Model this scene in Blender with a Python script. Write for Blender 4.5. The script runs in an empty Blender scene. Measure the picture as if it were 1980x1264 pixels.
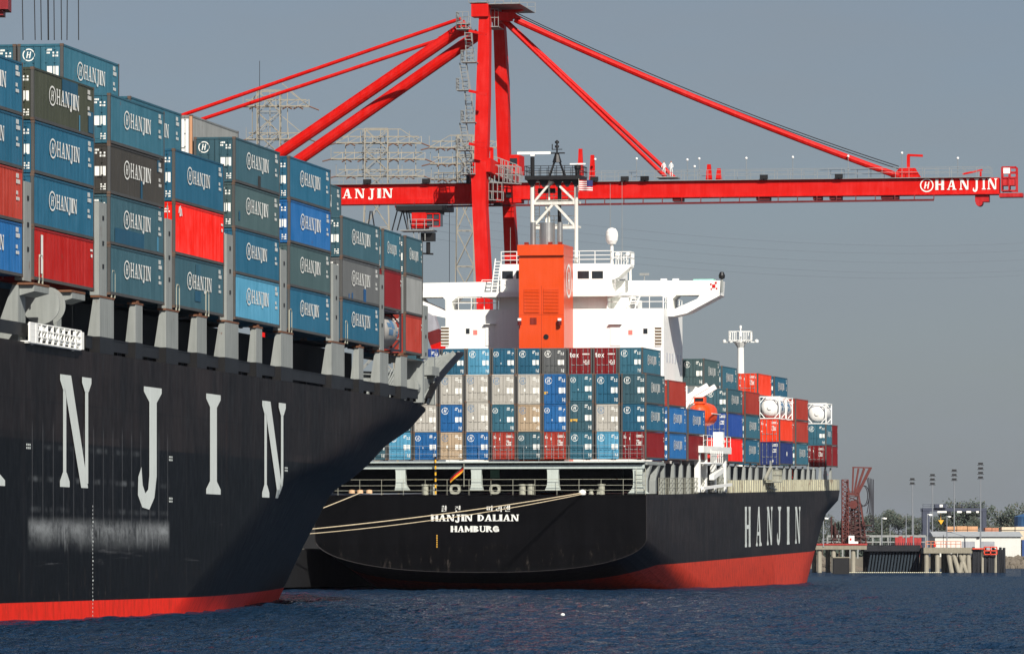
import bpy, bmesh, math, random
from mathutils import Vector, Matrix
import numpy as np
random.seed(7)
C = bpy.context.scene.collection
S = bpy.context.scene
# ------------------------------------------------------------------ camera, sky, sun, exposure
F, CX, YH, EYE = 10500.0, 990.0, 1078.0, 3.1
cam_d = bpy.data.cameras.new('camera'); cam = bpy.data.objects.new('camera', cam_d); C.objects.link(cam)
cam.location = (0, 0, EYE); cam.rotation_euler = (math.radians(90), 0, 0)
cam_d.sensor_width = 36.0; cam_d.lens = 36.0 * F / 1980.0
cam_d.shift_y = (YH - 632.0) / 1980.0
cam_d.clip_start = 1.0; cam_d.clip_end = 60000.0
S.camera = cam
SUN_EL = math.radians(37.0)
SUN_DIR = Vector((0.36 * math.cos(SUN_EL), -0.933 * math.cos(SUN_EL), math.sin(SUN_EL)))   # towards the sun
w = bpy.data.worlds.new("World"); S.world = w; w.use_nodes = True
nt = w.node_tree; nt.nodes.clear()
out = nt.nodes.new('ShaderNodeOutputWorld'); bg = nt.nodes.new('ShaderNodeBackground'); sky = nt.nodes.new('ShaderNodeTexSky')
sky.sky_type = 'NISHITA'; sky.sun_disc = False; sky.sun_elevation = SUN_EL
sky.sun_rotation = math.atan2(SUN_DIR.x, SUN_DIR.y)
sky.air_density = 0.85; sky.dust_density = 1.15; sky.ozone_density = 4.0
bg.inputs['Strength'].default_value = 0.054
tint = nt.nodes.new('ShaderNodeMix'); tint.data_type = 'RGBA'; tint.blend_type = 'MULTIPLY'; tint.inputs[0].default_value = 1.0
tint.inputs[7].default_value = (1.06, 0.965, 0.94, 1)      # slide-film colour balance of the air
nt.links.new(sky.outputs[0], tint.inputs[6]); veil = nt.nodes.new('ShaderNodeMix'); veil.data_type = 'RGBA'; veil.inputs[7].default_value = (4.05, 4.62, 5.2, 1)      # thin even veil of smog
wn = nt.nodes.new('ShaderNodeTexNoise'); wm = nt.nodes.new('ShaderNodeMapping'); wc = nt.nodes.new('ShaderNodeTexCoord'); wr = nt.nodes.new('ShaderNodeMapRange')
nt.links.new(wc.outputs['Generated'], wm.inputs['Vector']); wm.inputs['Scale'].default_value = (9, 9, 34); nt.links.new(wm.outputs[0], wn.inputs['Vector']); wn.inputs['Scale'].default_value = 1.6; wn.inputs['Detail'].default_value = 5
wr.inputs[1].default_value = .3; wr.inputs[2].default_value = .7; wr.inputs[3].default_value = .36; wr.inputs[4].default_value = .72
nt.links.new(wn.outputs['Fac'], wr.inputs[0])
ws = nt.nodes.new('ShaderNodeSeparateXYZ'); nt.links.new(wc.outputs['Generated'], ws.inputs[0]); wh_ = nt.nodes.new('ShaderNodeMapRange'); nt.links.new(ws.outputs[2], wh_.inputs[0])
wh_.inputs[1].default_value = .10; wh_.inputs[2].default_value = .30; wh_.inputs[3].default_value = 1.0; wh_.inputs[4].default_value = 0.0
wx_ = nt.nodes.new('ShaderNodeMath'); wx_.operation = 'MULTIPLY'; nt.links.new(wr.outputs[0], wx_.inputs[0]); nt.links.new(wh_.outputs[0], wx_.inputs[1]); nt.links.new(wx_.outputs[0], veil.inputs[0])
nt.links.new(tint.outputs[2], veil.inputs[6]); nt.links.new(veil.outputs[2], bg.inputs['Color']); nt.links.new(bg.outputs[0], out.inputs['Surface'])
sd = bpy.data.lights.new('sun', 'SUN'); sd.energy = 5.0; sd.angle = math.radians(0.5); sd.color = (1.0, 0.95, 0.87)
so = bpy.data.objects.new('sun', sd); C.objects.link(so)
so.rotation_euler = SUN_DIR.to_track_quat('Z', 'Y').to_euler(); so.location = (60, -80, 120)
S.view_settings.view_transform = 'Standard'; S.view_settings.look = 'None'
S.view_settings.exposure = 0.27; S.view_settings.gamma = 1.0
S.render.engine = 'CYCLES'
S.cycles.max_bounces = 6; S.cycles.diffuse_bounces = 3; S.cycles.glossy_bounces = 3
# ------------------------------------------------------------------ helpers
def lin(c):
    r = []
    for v in c:
        v = v / 255.0
        r.append(v / 12.92 if v <= 0.04045 else ((v + 0.055) / 1.055) ** 2.4)
    return (r[0], r[1], r[2], 1.0)

class MB:
    """collects shapes and links them as ONE mesh object"""
    def __init__(s): s.v = []; s.f = []; s.m = []
    def add(s, vs, fs, mi=0):
        o = len(s.v); s.v += [tuple(v) for v in vs]; s.f += [tuple(i + o for i in f) for f in fs]; s.m += [mi] * len(fs)
        return s
    def box(s, a, b, mi=0):
        x0, x1 = sorted((a[0], b[0])); y0, y1 = sorted((a[1], b[1])); z0, z1 = sorted((a[2], b[2]))
        return s.add([(x0,y0,z0),(x1,y0,z0),(x1,y1,z0),(x0,y1,z0),(x0,y0,z1),(x1,y0,z1),(x1,y1,z1),(x0,y1,z1)],
                     [(0,3,2,1),(4,5,6,7),(0,1,5,4),(1,2,6,5),(2,3,7,6),(3,0,4,7)], mi)
    def bar(s, p, q, w, h=None, mi=0):
        p = Vector(p); q = Vector(q); d = (q - p)
        if d.length < 1e-6: return s
        d.normalize(); h = h or w
        up = Vector((0,0,1)) if abs(d.z) < 0.95 else Vector((0,1,0))
        a = d.cross(up).normalized() * (w / 2); b = a.cross(d).normalized() * (h / 2)
        vs = [p-a-b, p+a-b, p+a+b, p-a+b, q-a-b, q+a-b, q+a+b, q-a+b]
        return s.add(vs, [(0,1,2,3),(7,6,5,4),(0,4,5,1),(1,5,6,2),(2,6,7,3),(3,7,4,0)], mi)
    def tube(s, p, q, r, r2=None, n=10, mi=0):
        p = Vector(p); q = Vector(q); d = (q - p).normalized(); r2 = r if r2 is None else r2
        up = Vector((0,0,1)) if abs(d.z) < 0.95 else Vector((0,1,0))
        a = d.cross(up).normalized(); b = a.cross(d).normalized()
        vs = []
        for i in range(n):
            t = 2 * math.pi * i / n; e = a * math.cos(t) + b * math.sin(t)
            vs += [p + e * r, q + e * r2]
        fs = [(2*i, 2*((i+1) % n), 2*((i+1) % n)+1, 2*i+1) for i in range(n)]
        fs += [tuple(2*i for i in range(n))[::-1], tuple(2*i+1 for i in range(n))]
        return s.add(vs, fs, mi)
    def poly(s, pts, off, mi=0):
        """closed planar outline pushed along the vector off"""
        n = len(pts); off = Vector(off); P = [Vector(p) for p in pts]
        vs = P + [p + off for p in P]
        fs = [tuple(range(n)), tuple(range(2*n-1, n-1, -1))] + [(i, i+n, (i+1) % n + n, (i+1) % n) for i in range(n)]
        return s.add(vs, fs, mi)
    def path(s, pts, r, n=8, mi=0):
        for a, b in zip(pts[:-1], pts[1:]): s.tube(a, b, r, n=n, mi=mi)
        return s
    def lathe(s, prof, ctr=(0,0,0), n=20, mi=0):
        c = Vector(ctr); vs = []; k = len(prof)
        for i in range(n):
            t = 2*math.pi*i/n
            for r, z in prof: vs.append(c + Vector((r*math.cos(t), r*math.sin(t), z)))
        fs = []
        for i in range(n):
            j = (i+1) % n
            for a in range(k-1): fs.append((i*k+a, j*k+a, j*k+a+1, i*k+a+1))
        return s.add(vs, fs, mi)
    def rail(s, pts, h=1.05, r=0.025, step=1.6, lines=(1.0, 0.55)):
        for a, b in zip(pts[:-1], pts[1:]):
            a = Vector(a); b = Vector(b); L = (b-a).length; n = max(1, round(L/step))
            for f in lines: s.bar(a+Vector((0,0,h*f)), b+Vector((0,0,h*f)), 2*r)
            for i in range(n+1):
                p = a.lerp(b, i/n); s.bar(p, p+Vector((0,0,h)), 2*r)
        return s
    def ladder(s, p, q, wv, step=0.4, r=0.03):
        p = Vector(p); q = Vector(q); wv = Vector(wv); n = max(2, int((q-p).length/step))
        s.bar(p, q, 2*r); s.bar(p+wv, q+wv, 2*r)
        for i in range(1, n): a = p.lerp(q, i/n); s.bar(a, a+wv, 1.6*r)
        return s
    def mesh(s, name, mats, smooth=False, fix=True):
        me = bpy.data.meshes.new(name); me.from_pydata(s.v, [], s.f)
        for m in (mats if isinstance(mats, (list, tuple)) else [mats]): me.materials.append(m)
        if max(s.m, default=0) > 0: me.polygons.foreach_set('material_index', s.m)
        if smooth: me.polygons.foreach_set('use_smooth', [True]*len(me.polygons))
        me.update()
        if fix:
            bm = bmesh.new(); bm.from_mesh(me); bmesh.ops.recalc_face_normals(bm, faces=bm.faces); bm.to_mesh(me); bm.free()
        return me
    def build(s, name, mats, parent=None, smooth=False, fix=True):
        o = bpy.data.objects.new(name, s.mesh(name, mats, smooth, fix)); C.objects.link(o)
        if parent: o.parent = parent
        return o

def tag(o, label=None, cat=None, group=None, kind=None):
    if label: o['label'] = label
    if cat: o['category'] = cat
    if group: o['group'] = group
    if kind: o['kind'] = kind
    return o
def thing(name, label, cat, M=None, group=None):
    o = bpy.data.objects.new(name, None); C.objects.link(o); o.empty_display_size = 0.5
    if M is not None: o.matrix_world = M
    return tag(o, label, cat, group)
def W(x, y, Z):      # the point of the world seen at photograph pixel x, y, Z metres away
    return Vector((Z*(x-CX)/F, Z, EYE+Z*(YH-y)/F))

# ------------------------------------------------------------------ materials
def new_mat(name):
    m = bpy.data.materials.new(name); m.use_nodes = True
    n = m.node_tree; return m, n, n.nodes['Principled BSDF']
def N(n, t, **kw):
    x = n.nodes.new(t)
    for k, v in kw.items(): setattr(x, k, v)
    return x
def mathn(n, op, a, b=None, clamp=False):
    x = N(n, 'ShaderNodeMath', operation=op, use_clamp=clamp)
    for i, v in enumerate((a, b)):
        if v is None: continue
        if isinstance(v, (int, float)): x.inputs[i].default_value = v
        else: n.links.new(v, x.inputs[i])
    return x.outputs[0]
def mixc(n, f, a, b):
    x = N(n, 'ShaderNodeMix', data_type='RGBA')
    for i, v in ((0, f), (6, a), (7, b)):
        if isinstance(v, (tuple, float, int)): x.inputs[i].default_value = v
        else: n.links.new(v, x.inputs[i])
    return x.outputs[2]
def ramp(n, v, a, b):
    x = N(n, 'ShaderNodeMapRange', interpolation_type='SMOOTHSTEP'); n.links.new(v, x.inputs[0])
    x.inputs[1].default_value = a; x.inputs[2].default_value = b; return x.outputs[0]
def noise(n, vec, scale, detail=4, rough=0.6):
    x = N(n, 'ShaderNodeTexNoise'); n.links.new(vec, x.inputs['Vector'])
    x.inputs['Scale'].default_value = scale; x.inputs['Detail'].default_value = detail; x.inputs['Roughness'].default_value = rough
    return x.outputs['Fac']
def scaled(n, vec, s):
    x = N(n, 'ShaderNodeVectorMath', operation='MULTIPLY'); n.links.new(vec, x.inputs[0]); x.inputs[1].default_value = s; return x.outputs[0]
def coords(n, rnd=True):
    tc = N(n, 'ShaderNodeTexCoord'); v = tc.outputs['Object']
    if rnd:
        oi = N(n, 'ShaderNodeObjectInfo'); a = N(n, 'ShaderNodeVectorMath', operation='SCALE')
        a.inputs[0].default_value = (37, 53, 71); n.links.new(oi.outputs['Random'], a.inputs['Scale'])
        b = N(n, 'ShaderNodeVectorMath', operation='ADD'); n.links.new(v, b.inputs[0]); n.links.new(a.outputs[0], b.inputs[1]); v = b.outputs[0]
    return v
_mats = {}
def paint(name, rgb, rough=0.5, wear=0.25, rust=0.0, streak=0.3, spec=0.4, metal=0.0, scale=0.6, vary=0.0):
    if name in _mats: return _mats[name]
    m, n, b = new_mat(name); v = coords(n); base = lin(rgb)
    big = noise(n, v, scale, 5); st = noise(n, scaled(n, v, (2.2, 2.2, 0.12)), 1.6, 3)
    f = mathn(n, 'ADD', mathn(n, 'MULTIPLY', mathn(n, 'SUBTRACT', big, 0.5), wear*2.2), mathn(n, 'MULTIPLY', mathn(n, 'SUBTRACT', st, 0.5), streak*2.2))
    hs = N(n, 'ShaderNodeHueSaturation'); hs.inputs['Color'].default_value = base
    oi = N(n, 'ShaderNodeObjectInfo')
    n.links.new(mathn(n, 'ADD', mathn(n, 'ADD', 1.0-vary, mathn(n, 'MULTIPLY', oi.outputs['Random'], 2*vary)), f), hs.inputs['Value'])
    n.links.new(mathn(n, 'SUBTRACT', 1.0, mathn(n, 'MULTIPLY', f, 0.25)), hs.inputs['Saturation'])
    col = hs.outputs[0]
    if rust > 0:
        rn = noise(n, scaled(n, v, (1.0, 1.0, 0.45)), 1.3, 8, 0.75)
        col = mixc(n, mathn(n, 'MULTIPLY', ramp(n, rn, 0.66 - 0.12*rust, 0.74 - 0.1*rust), 0.85), col, lin((98, 58, 38)))
    n.links.new(col, b.inputs['Base Color'])
    n.links.new(mathn(n, 'ADD', rough-0.08, mathn(n, 'MULTIPLY', big, 0.16)), b.inputs['Roughness'])
    b.inputs['Specular IOR Level'].default_value = spec; b.inputs['Metallic'].default_value = metal
    _mats[name] = m; return m
WHITE = paint('white_paint', (236, 236, 230), 0.5, 0.05, 0.1, 0.08)
LETTER = paint('white_lettering', (232, 232, 224), 0.6, 0.08, 0, 0.1)
HLETTER = paint('hull_lettering', (206, 212, 206), 0.6, 0.08, 0, 0.1)
BLUEMARK = paint('blue_marking', (88, 124, 156), 0.6, 0.1)
YMARK = paint('yellow_marking', (205, 160, 60), 0.6, 0.2)
GREY = paint('grey_deck_paint', (138, 142, 138), 0.6, 0.14, 0.35, 0.3)
CREAM = paint('cream_deck_paint', (160, 160, 144), 0.55, 0.12, 0.5, 0.35)
DARKIN = paint('dark_interior_fill', (24, 28, 30), 0.8, 0.3)  # near-black fill putting the shade of open deck interiors into colour
BLACKP = paint('black_paint', (24, 24, 25), 0.5, 0.25, 0.0, 0.2)
RUSTY = paint('rusty_steel', (112, 74, 52), 0.8, 0.35)
CRANE = paint('crane_red', (196, 18, 10), 0.55, 0.12, 0, 0.12, spec=.2)
DKRED = paint('dark_red_steel', (96, 14, 16), 0.6, 0.2)
FUNNEL = paint('funnel_orange', (212, 72, 24), 0.35, 0.05, 0, 0.06)
FUNDARK = paint('funnel_louvre_orange', (120, 30, 12), 0.6, 0.1)
GALV = paint('galvanised_steel', (136, 138, 136), 0.5, 0.12)
STEEL = paint('exhaust_steel', (190, 190, 185), 0.35, 0.1, metal=0.85)
BOAT = paint('lifeboat_orange', (238, 78, 28), 0.45, 0.08)
BLACK = paint('tarred_black', (18, 18, 20), 0.7, 0.3)
YELLOW = paint('yellow_paint', (225, 170, 40), 0.6, 0.15)
ROPE = paint('rope_fibre', (196, 180, 150), 0.9, 0.2)
GLASS, n_, b_ = new_mat('window_glass'); b_.inputs['Base Color'].default_value = (0.02, 0.025, 0.03, 1); b_.inputs['Roughness'].default_value = 0.08

COL = dict(
    teal=(50, 94, 110), darkteal=(52, 82, 92), blue=(34, 84, 108), bright=(34, 90, 142), light=(76, 138, 166), greygreen=(62, 82, 84),
    olive=(62, 66, 54), char=(56, 54, 50), slate=(86, 88, 88), darkred=(150, 24, 18), red=(226, 34, 22), brown=(150, 52, 40), maroon=(112, 22, 24),
    orange=(212, 58, 30), navy=(36, 50, 98), royal=(34, 66, 132), grey=(172, 168, 158), tan=(168, 148, 122), midgrey=(128, 130, 128), white=(214, 214, 208), green=(104, 144, 140))
CNAME = dict(teal='teal', darkteal='dark teal', blue='blue', bright='bright blue', light='light blue', greygreen='grey-green', olive='olive', char='charcoal',
    slate='slate grey', darkred='deep red', red='bright red', brown='brownish red', maroon='maroon', orange='orange-red', navy='navy', royal='royal blue',
    grey='pale grey', tan='rust-stained tan', midgrey='mid grey', white='white', green='pale green')
def cmat(k):
    return paint('container_' + CNAME[k].replace(' ', '_').replace('-', '_'), COL[k], 0.5, 0.2, 0.6 if k == 'tan' else 0.22, 0.26, vary=.09, spec=.3)

# ------------------------------------------------------------------ glyphs (cap height 1)
def stem_(x, wd, f=0.07, b=0.0, t=1.0):
    return [(x-f,b),(x+wd+f,b),(x+wd+f,b+.05),(x+wd,b+.13),(x+wd,t-.13),(x+wd+f,t-.05),(x+wd+f,t),(x-f,t),(x-f,t-.05),(x,t-.13),(x,b+.13),(x-f,b+.05)]
def arc_(cx, cy, rx, ry, a0, a1, tx, ty, n=12):
    A = [math.radians(a0+(a1-a0)*i/n) for i in range(n+1)]
    return [(cx+rx*math.cos(a), cy+ry*math.sin(a)) for a in A] + [(cx+(rx-tx)*math.cos(a), cy+(ry-ty)*math.sin(a)) for a in reversed(A)]
GL = {
 'H': (.96, [stem_(.09,.17), stem_(.66,.17), [(.24,.45),(.68,.45),(.68,.55),(.24,.55)]]),
 'A': (1.0, [[(.10,.04),(.19,.04),(.52,.97),(.41,1)], [(.60,.04),(.82,.04),(.60,1),(.41,1)], [(.22,.27),(.70,.27),(.68,.36),(.25,.36)],
             [(0,0),(.29,0),(.29,.05),(.2,.1),(.1,.1),(0,.05)], [(.51,0),(.93,0),(.93,.05),(.82,.1),(.6,.1),(.51,.05)]]),
 'N': (1.04, [[(.10,.1),(.20,.1),(.20,.92),(.10,.92)], [(0,0),(.30,0),(.30,.05),(.21,.13),(.09,.13),(0,.05)], [(0,1),(.2,1),(.14,.86),(.10,.86),(0,.95)],
              [(.08,1),(.34,1),(.88,0),(.66,0)], [(.78,.04),(.88,.04),(.88,.9),(.78,.9)], [(.68,1),(.98,1),(.98,.95),(.89,.87),(.77,.87),(.68,.95)]]),
 'J': (.74, [[(.2,1),(.66,1),(.66,.95),(.53,.85),(.53,.12),(.47,-.10),(.34,-.22),(.16,-.20),(.05,-.08),(.06,.10),(.14,.2),(.17,.02),(.24,-.06),(.31,-.02),(.34,.12),(.34,.85),(.2,.95)]]),
 'I': (.46, [stem_(.13,.18,.1)]),
 'D': (.9, [stem_(.09,.17,.06), arc_(.22,.5,.56,.5,-90,90,.18,.1)]),
 'L': (.8, [stem_(.09,.17), [(.22,0),(.74,0),(.74,.3),(.68,.12),(.22,.1)]]),
 'M': (1.16, [stem_(.08,.10), stem_(.84,.18), [(.06,1),(.26,1),(.6,.3),(.5,.05)], [(.5,.05),(.6,.3),(.86,1),(.95,1),(.95,.86)]]),
 'B': (.84, [stem_(.09,.17,.06), arc_(.22,.27,.5,.27,-90,90,.17,.09), arc_(.22,.76,.44,.24,-90,90,.17,.09)]),
 'U': (.9, [[(.02,1),(.34,1),(.34,.95),(.27,.88),(.27,.3),(.10,.3),(.10,.88),(.02,.95)], [(.58,1),(.88,1),(.88,.95),(.8,.88),(.8,.3),(.68,.3),(.68,.88),(.58,.95)], arc_(.45,.3,.35,.3,180,360,.15,.12)]),
 'R': (.92, [stem_(.09,.17,.06), arc_(.22,.74,.48,.26,-90,90,.17,.09), [(.36,.5),(.56,.5),(.9,.05),(.9,0),(.7,0)]]),
 'G': (.9, [arc_(.46,.5,.42,.5,38,322,.17,.1), [(.5,.36),(.88,.36),(.88,.46),(.5,.46)], [(.7,.08),(.86,.08),(.86,.38),(.7,.38)]]),
 't': (.5, [[(.12,.08),(.3,.0),(.3,1),(.12,1)], [(0,.62),(.46,.62),(.46,.76),(0,.76)], [(.26,0),(.48,0),(.48,.13),(.26,.13)]]),
 'e': (.7, [arc_(.34,.38,.34,.38,10,325,.14,.13), [(.1,.33),(.66,.33),(.66,.44),(.1,.44)]]),
 'x': (.7, [[(0,0),(.18,0),(.66,.76),(.48,.76)], [(.48,0),(.66,0),(.18,.76),(0,.76)]]),
 ' ': (.55, []),
}
def emblem_polys(cx, cy, r, sx=1.0):
    P = [arc_(cx, cy, r*sx, r, i*30, i*30+30, r*.17*sx, r*.17, 3) for i in range(12)]
    q = lambda pts: [(cx+a*r*sx, cy+b*r) for a, b in pts]
    P += [q([(-.40,-.5),(-.23,-.5),(-.05,.52),(-.22,.52)]), q([(.06,-.5),(.23,-.5),(.41,.52),(.24,.52)]), q([(-.22,-.06),(.2,-.02),(.22,.09),(-.2,.05)])]
    return P
def text_polys(txt, x0, y0, h, track=1.0, wx=1.0):
    P = []; x = x0
    for ch in txt:
        adv, ps = GL[ch]
        for p in ps: P.append([(x+a*h*wx, y0+b*h) for a, b in p])
        x += adv*h*wx*track
    return P, x
def text_width(txt, h, track=1.0, wx=1.0):
    return sum(GL[c][0] for c in txt)*h*wx*track
def sheet(polys, fn, cut=0.0, eps=0.003):
    """flat outlines -> painted sheets; fn(a, b, lift) gives the 3D point"""
    mb = MB()
    for k, p in enumerate(polys):
        bm = bmesh.new(); vs = [bm.verts.new((a, b, 0)) for a, b in p]; bm.faces.new(vs)
        bmesh.ops.triangulate(bm, faces=bm.faces)
        if cut:
            for ax in (0, 1):
                lo = min(q[ax] for q in p); hi = max(q[ax] for q in p); c = lo+cut
                while c < hi:
                    co = [0,0,0]; no = [0,0,0]; co[ax] = c; no[ax] = 1
                    bmesh.ops.bisect_plane(bm, geom=bm.verts[:]+bm.edges[:]+bm.faces[:], plane_co=co, plane_no=no); c += cut
        bm.verts.index_update()
        mb.add([fn(v.co.x, v.co.y, k % 7*eps) for v in bm.verts], [tuple(v.index for v in f.verts) for f in bm.faces]); bm.free()
    return mb
# ------------------------------------------------------------------ water
HDG = math.radians(9.8)
def water():
    rng = np.random.default_rng(3)
    xs = np.concatenate([[-9000, -2500, -900, -300], np.arange(-64, 72.1, 0.36), [300, 900, 2500, 9000]])
    ys = [-3000.0, -200.0, 60.0, 150.0]
    y = 168.0
    while y < 900: ys.append(y); y += 0.0024*y
    ys += [1000, 1200, 1600, 2500, 5000, 12000, 40000]
    ys = np.array(ys); X, Y = np.meshgrid(xs, ys)
    Z = np.zeros_like(X)
    for k in range(46):
        L = 0.9*(1.085**k) if k < 34 else 5+9*rng.random()
        a = rng.normal(math.radians(60), 0.75); kk = 2*math.pi/L
        amp = 0.010*L**0.55 if L < 6 else 0.012
        ph = rng.random()*6.28
        Z += amp*np.sin(kk*(X*math.cos(a)+Y*math.sin(a)*1.0)+ph+0.9*np.sin(X*0.11*rng.random()+Y*0.07*rng.random()+ph))
    mask = (np.abs(X) < 80)*(Y > 160)*(Y < 905); Z = Z*mask*0.85
    nx, ny = len(xs), len(ys)
    verts = np.stack([X, Y, Z], -1).reshape(-1, 3)
    i = np.arange(ny-1)[:, None]*nx+np.arange(nx-1)[None, :]
    faces = np.stack([i, i+1, i+nx+1, i+nx], -1).reshape(-1, 4)
    me = bpy.data.meshes.new('water'); me.vertices.add(len(verts)); me.vertices.foreach_set('co', verts.ravel())
    me.loops.add(faces.size); me.loops.foreach_set('vertex_index', faces.ravel().astype(np.int32))
    me.polygons.add(len(faces)); me.polygons.foreach_set('loop_start', np.arange(0, faces.size, 4, dtype=np.int32))
    me.polygons.foreach_set('use_smooth', np.ones(len(faces), dtype=bool)); me.update(calc_edges=True)
    m, n, b = new_mat('harbour_water'); v = coords(n, False)
    b.inputs['Base Color'].default_value = (0.007, 0.034, 0.064, 1); b.inputs['Roughness'].default_value = 0.06; b.inputs['Specular IOR Level'].default_value = 0.13
    b.inputs['IOR'].default_value = 1.33
    bp = N(n, 'ShaderNodeBump'); bp.inputs['Strength'].default_value = 1.0; bp.inputs['Distance'].default_value = 0.6
    hh = mathn(n, 'ADD', noise(n, scaled(n, v, (1.0, 0.55, 1)), 1.3, 3), mathn(n, 'MULTIPLY', noise(n, scaled(n, v, (1.0, 0.6, 1)), 4.0, 2), 0.35))
    n.links.new(hh, bp.inputs['Height'])
    df = N(n, 'ShaderNodeBsdfDiffuse'); df.inputs['Color'].default_value = (0.008, 0.027, 0.058, 1); n.links.new(bp.outputs[0], df.inputs['Normal'])
    gl = N(n, 'ShaderNodeBsdfGlossy'); gl.inputs['Roughness'].default_value = .07; n.links.new(bp.outputs[0], gl.inputs['Normal'])
    fr = N(n, 'ShaderNodeFresnel'); fr.inputs['IOR'].default_value = 1.33; n.links.new(bp.outputs[0], fr.inputs['Normal'])
    mx = N(n, 'ShaderNodeMixShader'); n.links.new(mathn(n, 'MULTIPLY', fr.outputs[0], .56), mx.inputs[0]); n.links.new(df.outputs[0], mx.inputs[1]); n.links.new(gl.outputs[0], mx.inputs[2])
    n.links.new(mx.outputs[0], n.nodes['Material Output'].inputs['Surface']); n.nodes.remove(b)
    me.materials.append(m); o = bpy.data.objects.new('water', me); C.objects.link(o); tag(o, kind='structure')
water()
# ------------------------------------------------------------------ ships: frames
class Ship:
    def __init__(s, X, Y, h, pitch):
        s.M = Matrix.Translation((X, Y, 0)) @ Matrix.Rotation(-h, 4, 'Z') @ Matrix.Rotation(pitch, 4, 'X'); s.I = s.M.inverted()
    def px(s, x, y, ax, val):
        """ship-local point where the sight line through photo pixel x, y meets local plane (axis ax = val)"""
        o = s.I @ Vector((0, 0, EYE)); d = (s.I.to_3x3() @ Vector(((x-CX)/F, 1, (YH-y)/F)))
        k = (val-o[ax])/d[ax]; return o+d*k
B = 16.1
h9 = math.radians(9.74)
NEAR = Ship(-49.66, 209.8, h9, 0.0)
FAR = Ship(12.8-B*math.cos(HDG), 517+B*math.sin(HDG), HDG, 0.0115)
def interp(tab, z):
    if z <= tab[0][0]: return tab[0][1:]
    for a, b in zip(tab[:-1], tab[1:]):
        if z <= b[0]:
            f = (z-a[0])/(b[0]-a[0]); return tuple(p+(q-p)*f for p, q in zip(a[1:], b[1:]))
    return tab[-1][1:]
def hb(tab, t, z):
    t1, T, p = interp(tab, z)
    if t <= t1: return B
    if t >= T: return 0.0
    return B*(1-((t-t1)/(T-t1))**p)
NTAB = [(-3,88,188,1.2),(0,90,192,1.2),(4,106,201,1.2),(7.6,119,210,1.15),(8.7,127,213,1.4),(9.6,134,215,1.45),(11.06,141,219,1.5),(12.3,149,224,1.6),(13.65,153,228,1.7),(17,168,232,1.9)]
FTAB = [(-5,114,220,1.5),(-1.6,122,225,1.5),(3,132.5,232,1.55),(5.2,137,236,1.6),(6.7,142,240,1.6),(7.5,148,243,1.65),(8.4,155.5,246,1.7),(9.7,157,250,1.7)]
def fore_grid(mb, tab, t0, zs, deck):
    """both sides of the fore body, level by level, and the deck lid"""
    fr = [0, .3, .55, .75, .9]+[1+i/26.0 for i in range(27)]
    rows = []
    for z in zs:
        t1, T, p = interp(tab, z); r = []
        for f in fr:
            t = t0+(t1-t0)*f if f < 1 else t1+(T-t1)*min(1, (f-1)*1.0)
            zz = z
            if z == zs[-1] and deck: zz = deck(t)
            r.append((hb(tab, t, z), t, zz))
        rows.append(r)
    nf = len(fr)
    for sg in (1, -1):
        vs = [(sg*a, t, z) for r in rows for a, t, z in r]
        fs = [(i*nf+j, i*nf+j+1, (i+1)*nf+j+1, (i+1)*nf+j) for i in range(len(rows)-1) for j in range(nf-1)]
        mb.add(vs, [f if sg > 0 else f[::-1] for f in fs])
    top = rows[-1]
    vs = [p for a, t, z in top for p in ((a, t, z-.02), (-a, t, z-.02))]
    mb.add(vs, [(2*i, 2*i+2, 2*i+3, 2*i+1) for i in range(nf-1)])

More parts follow.
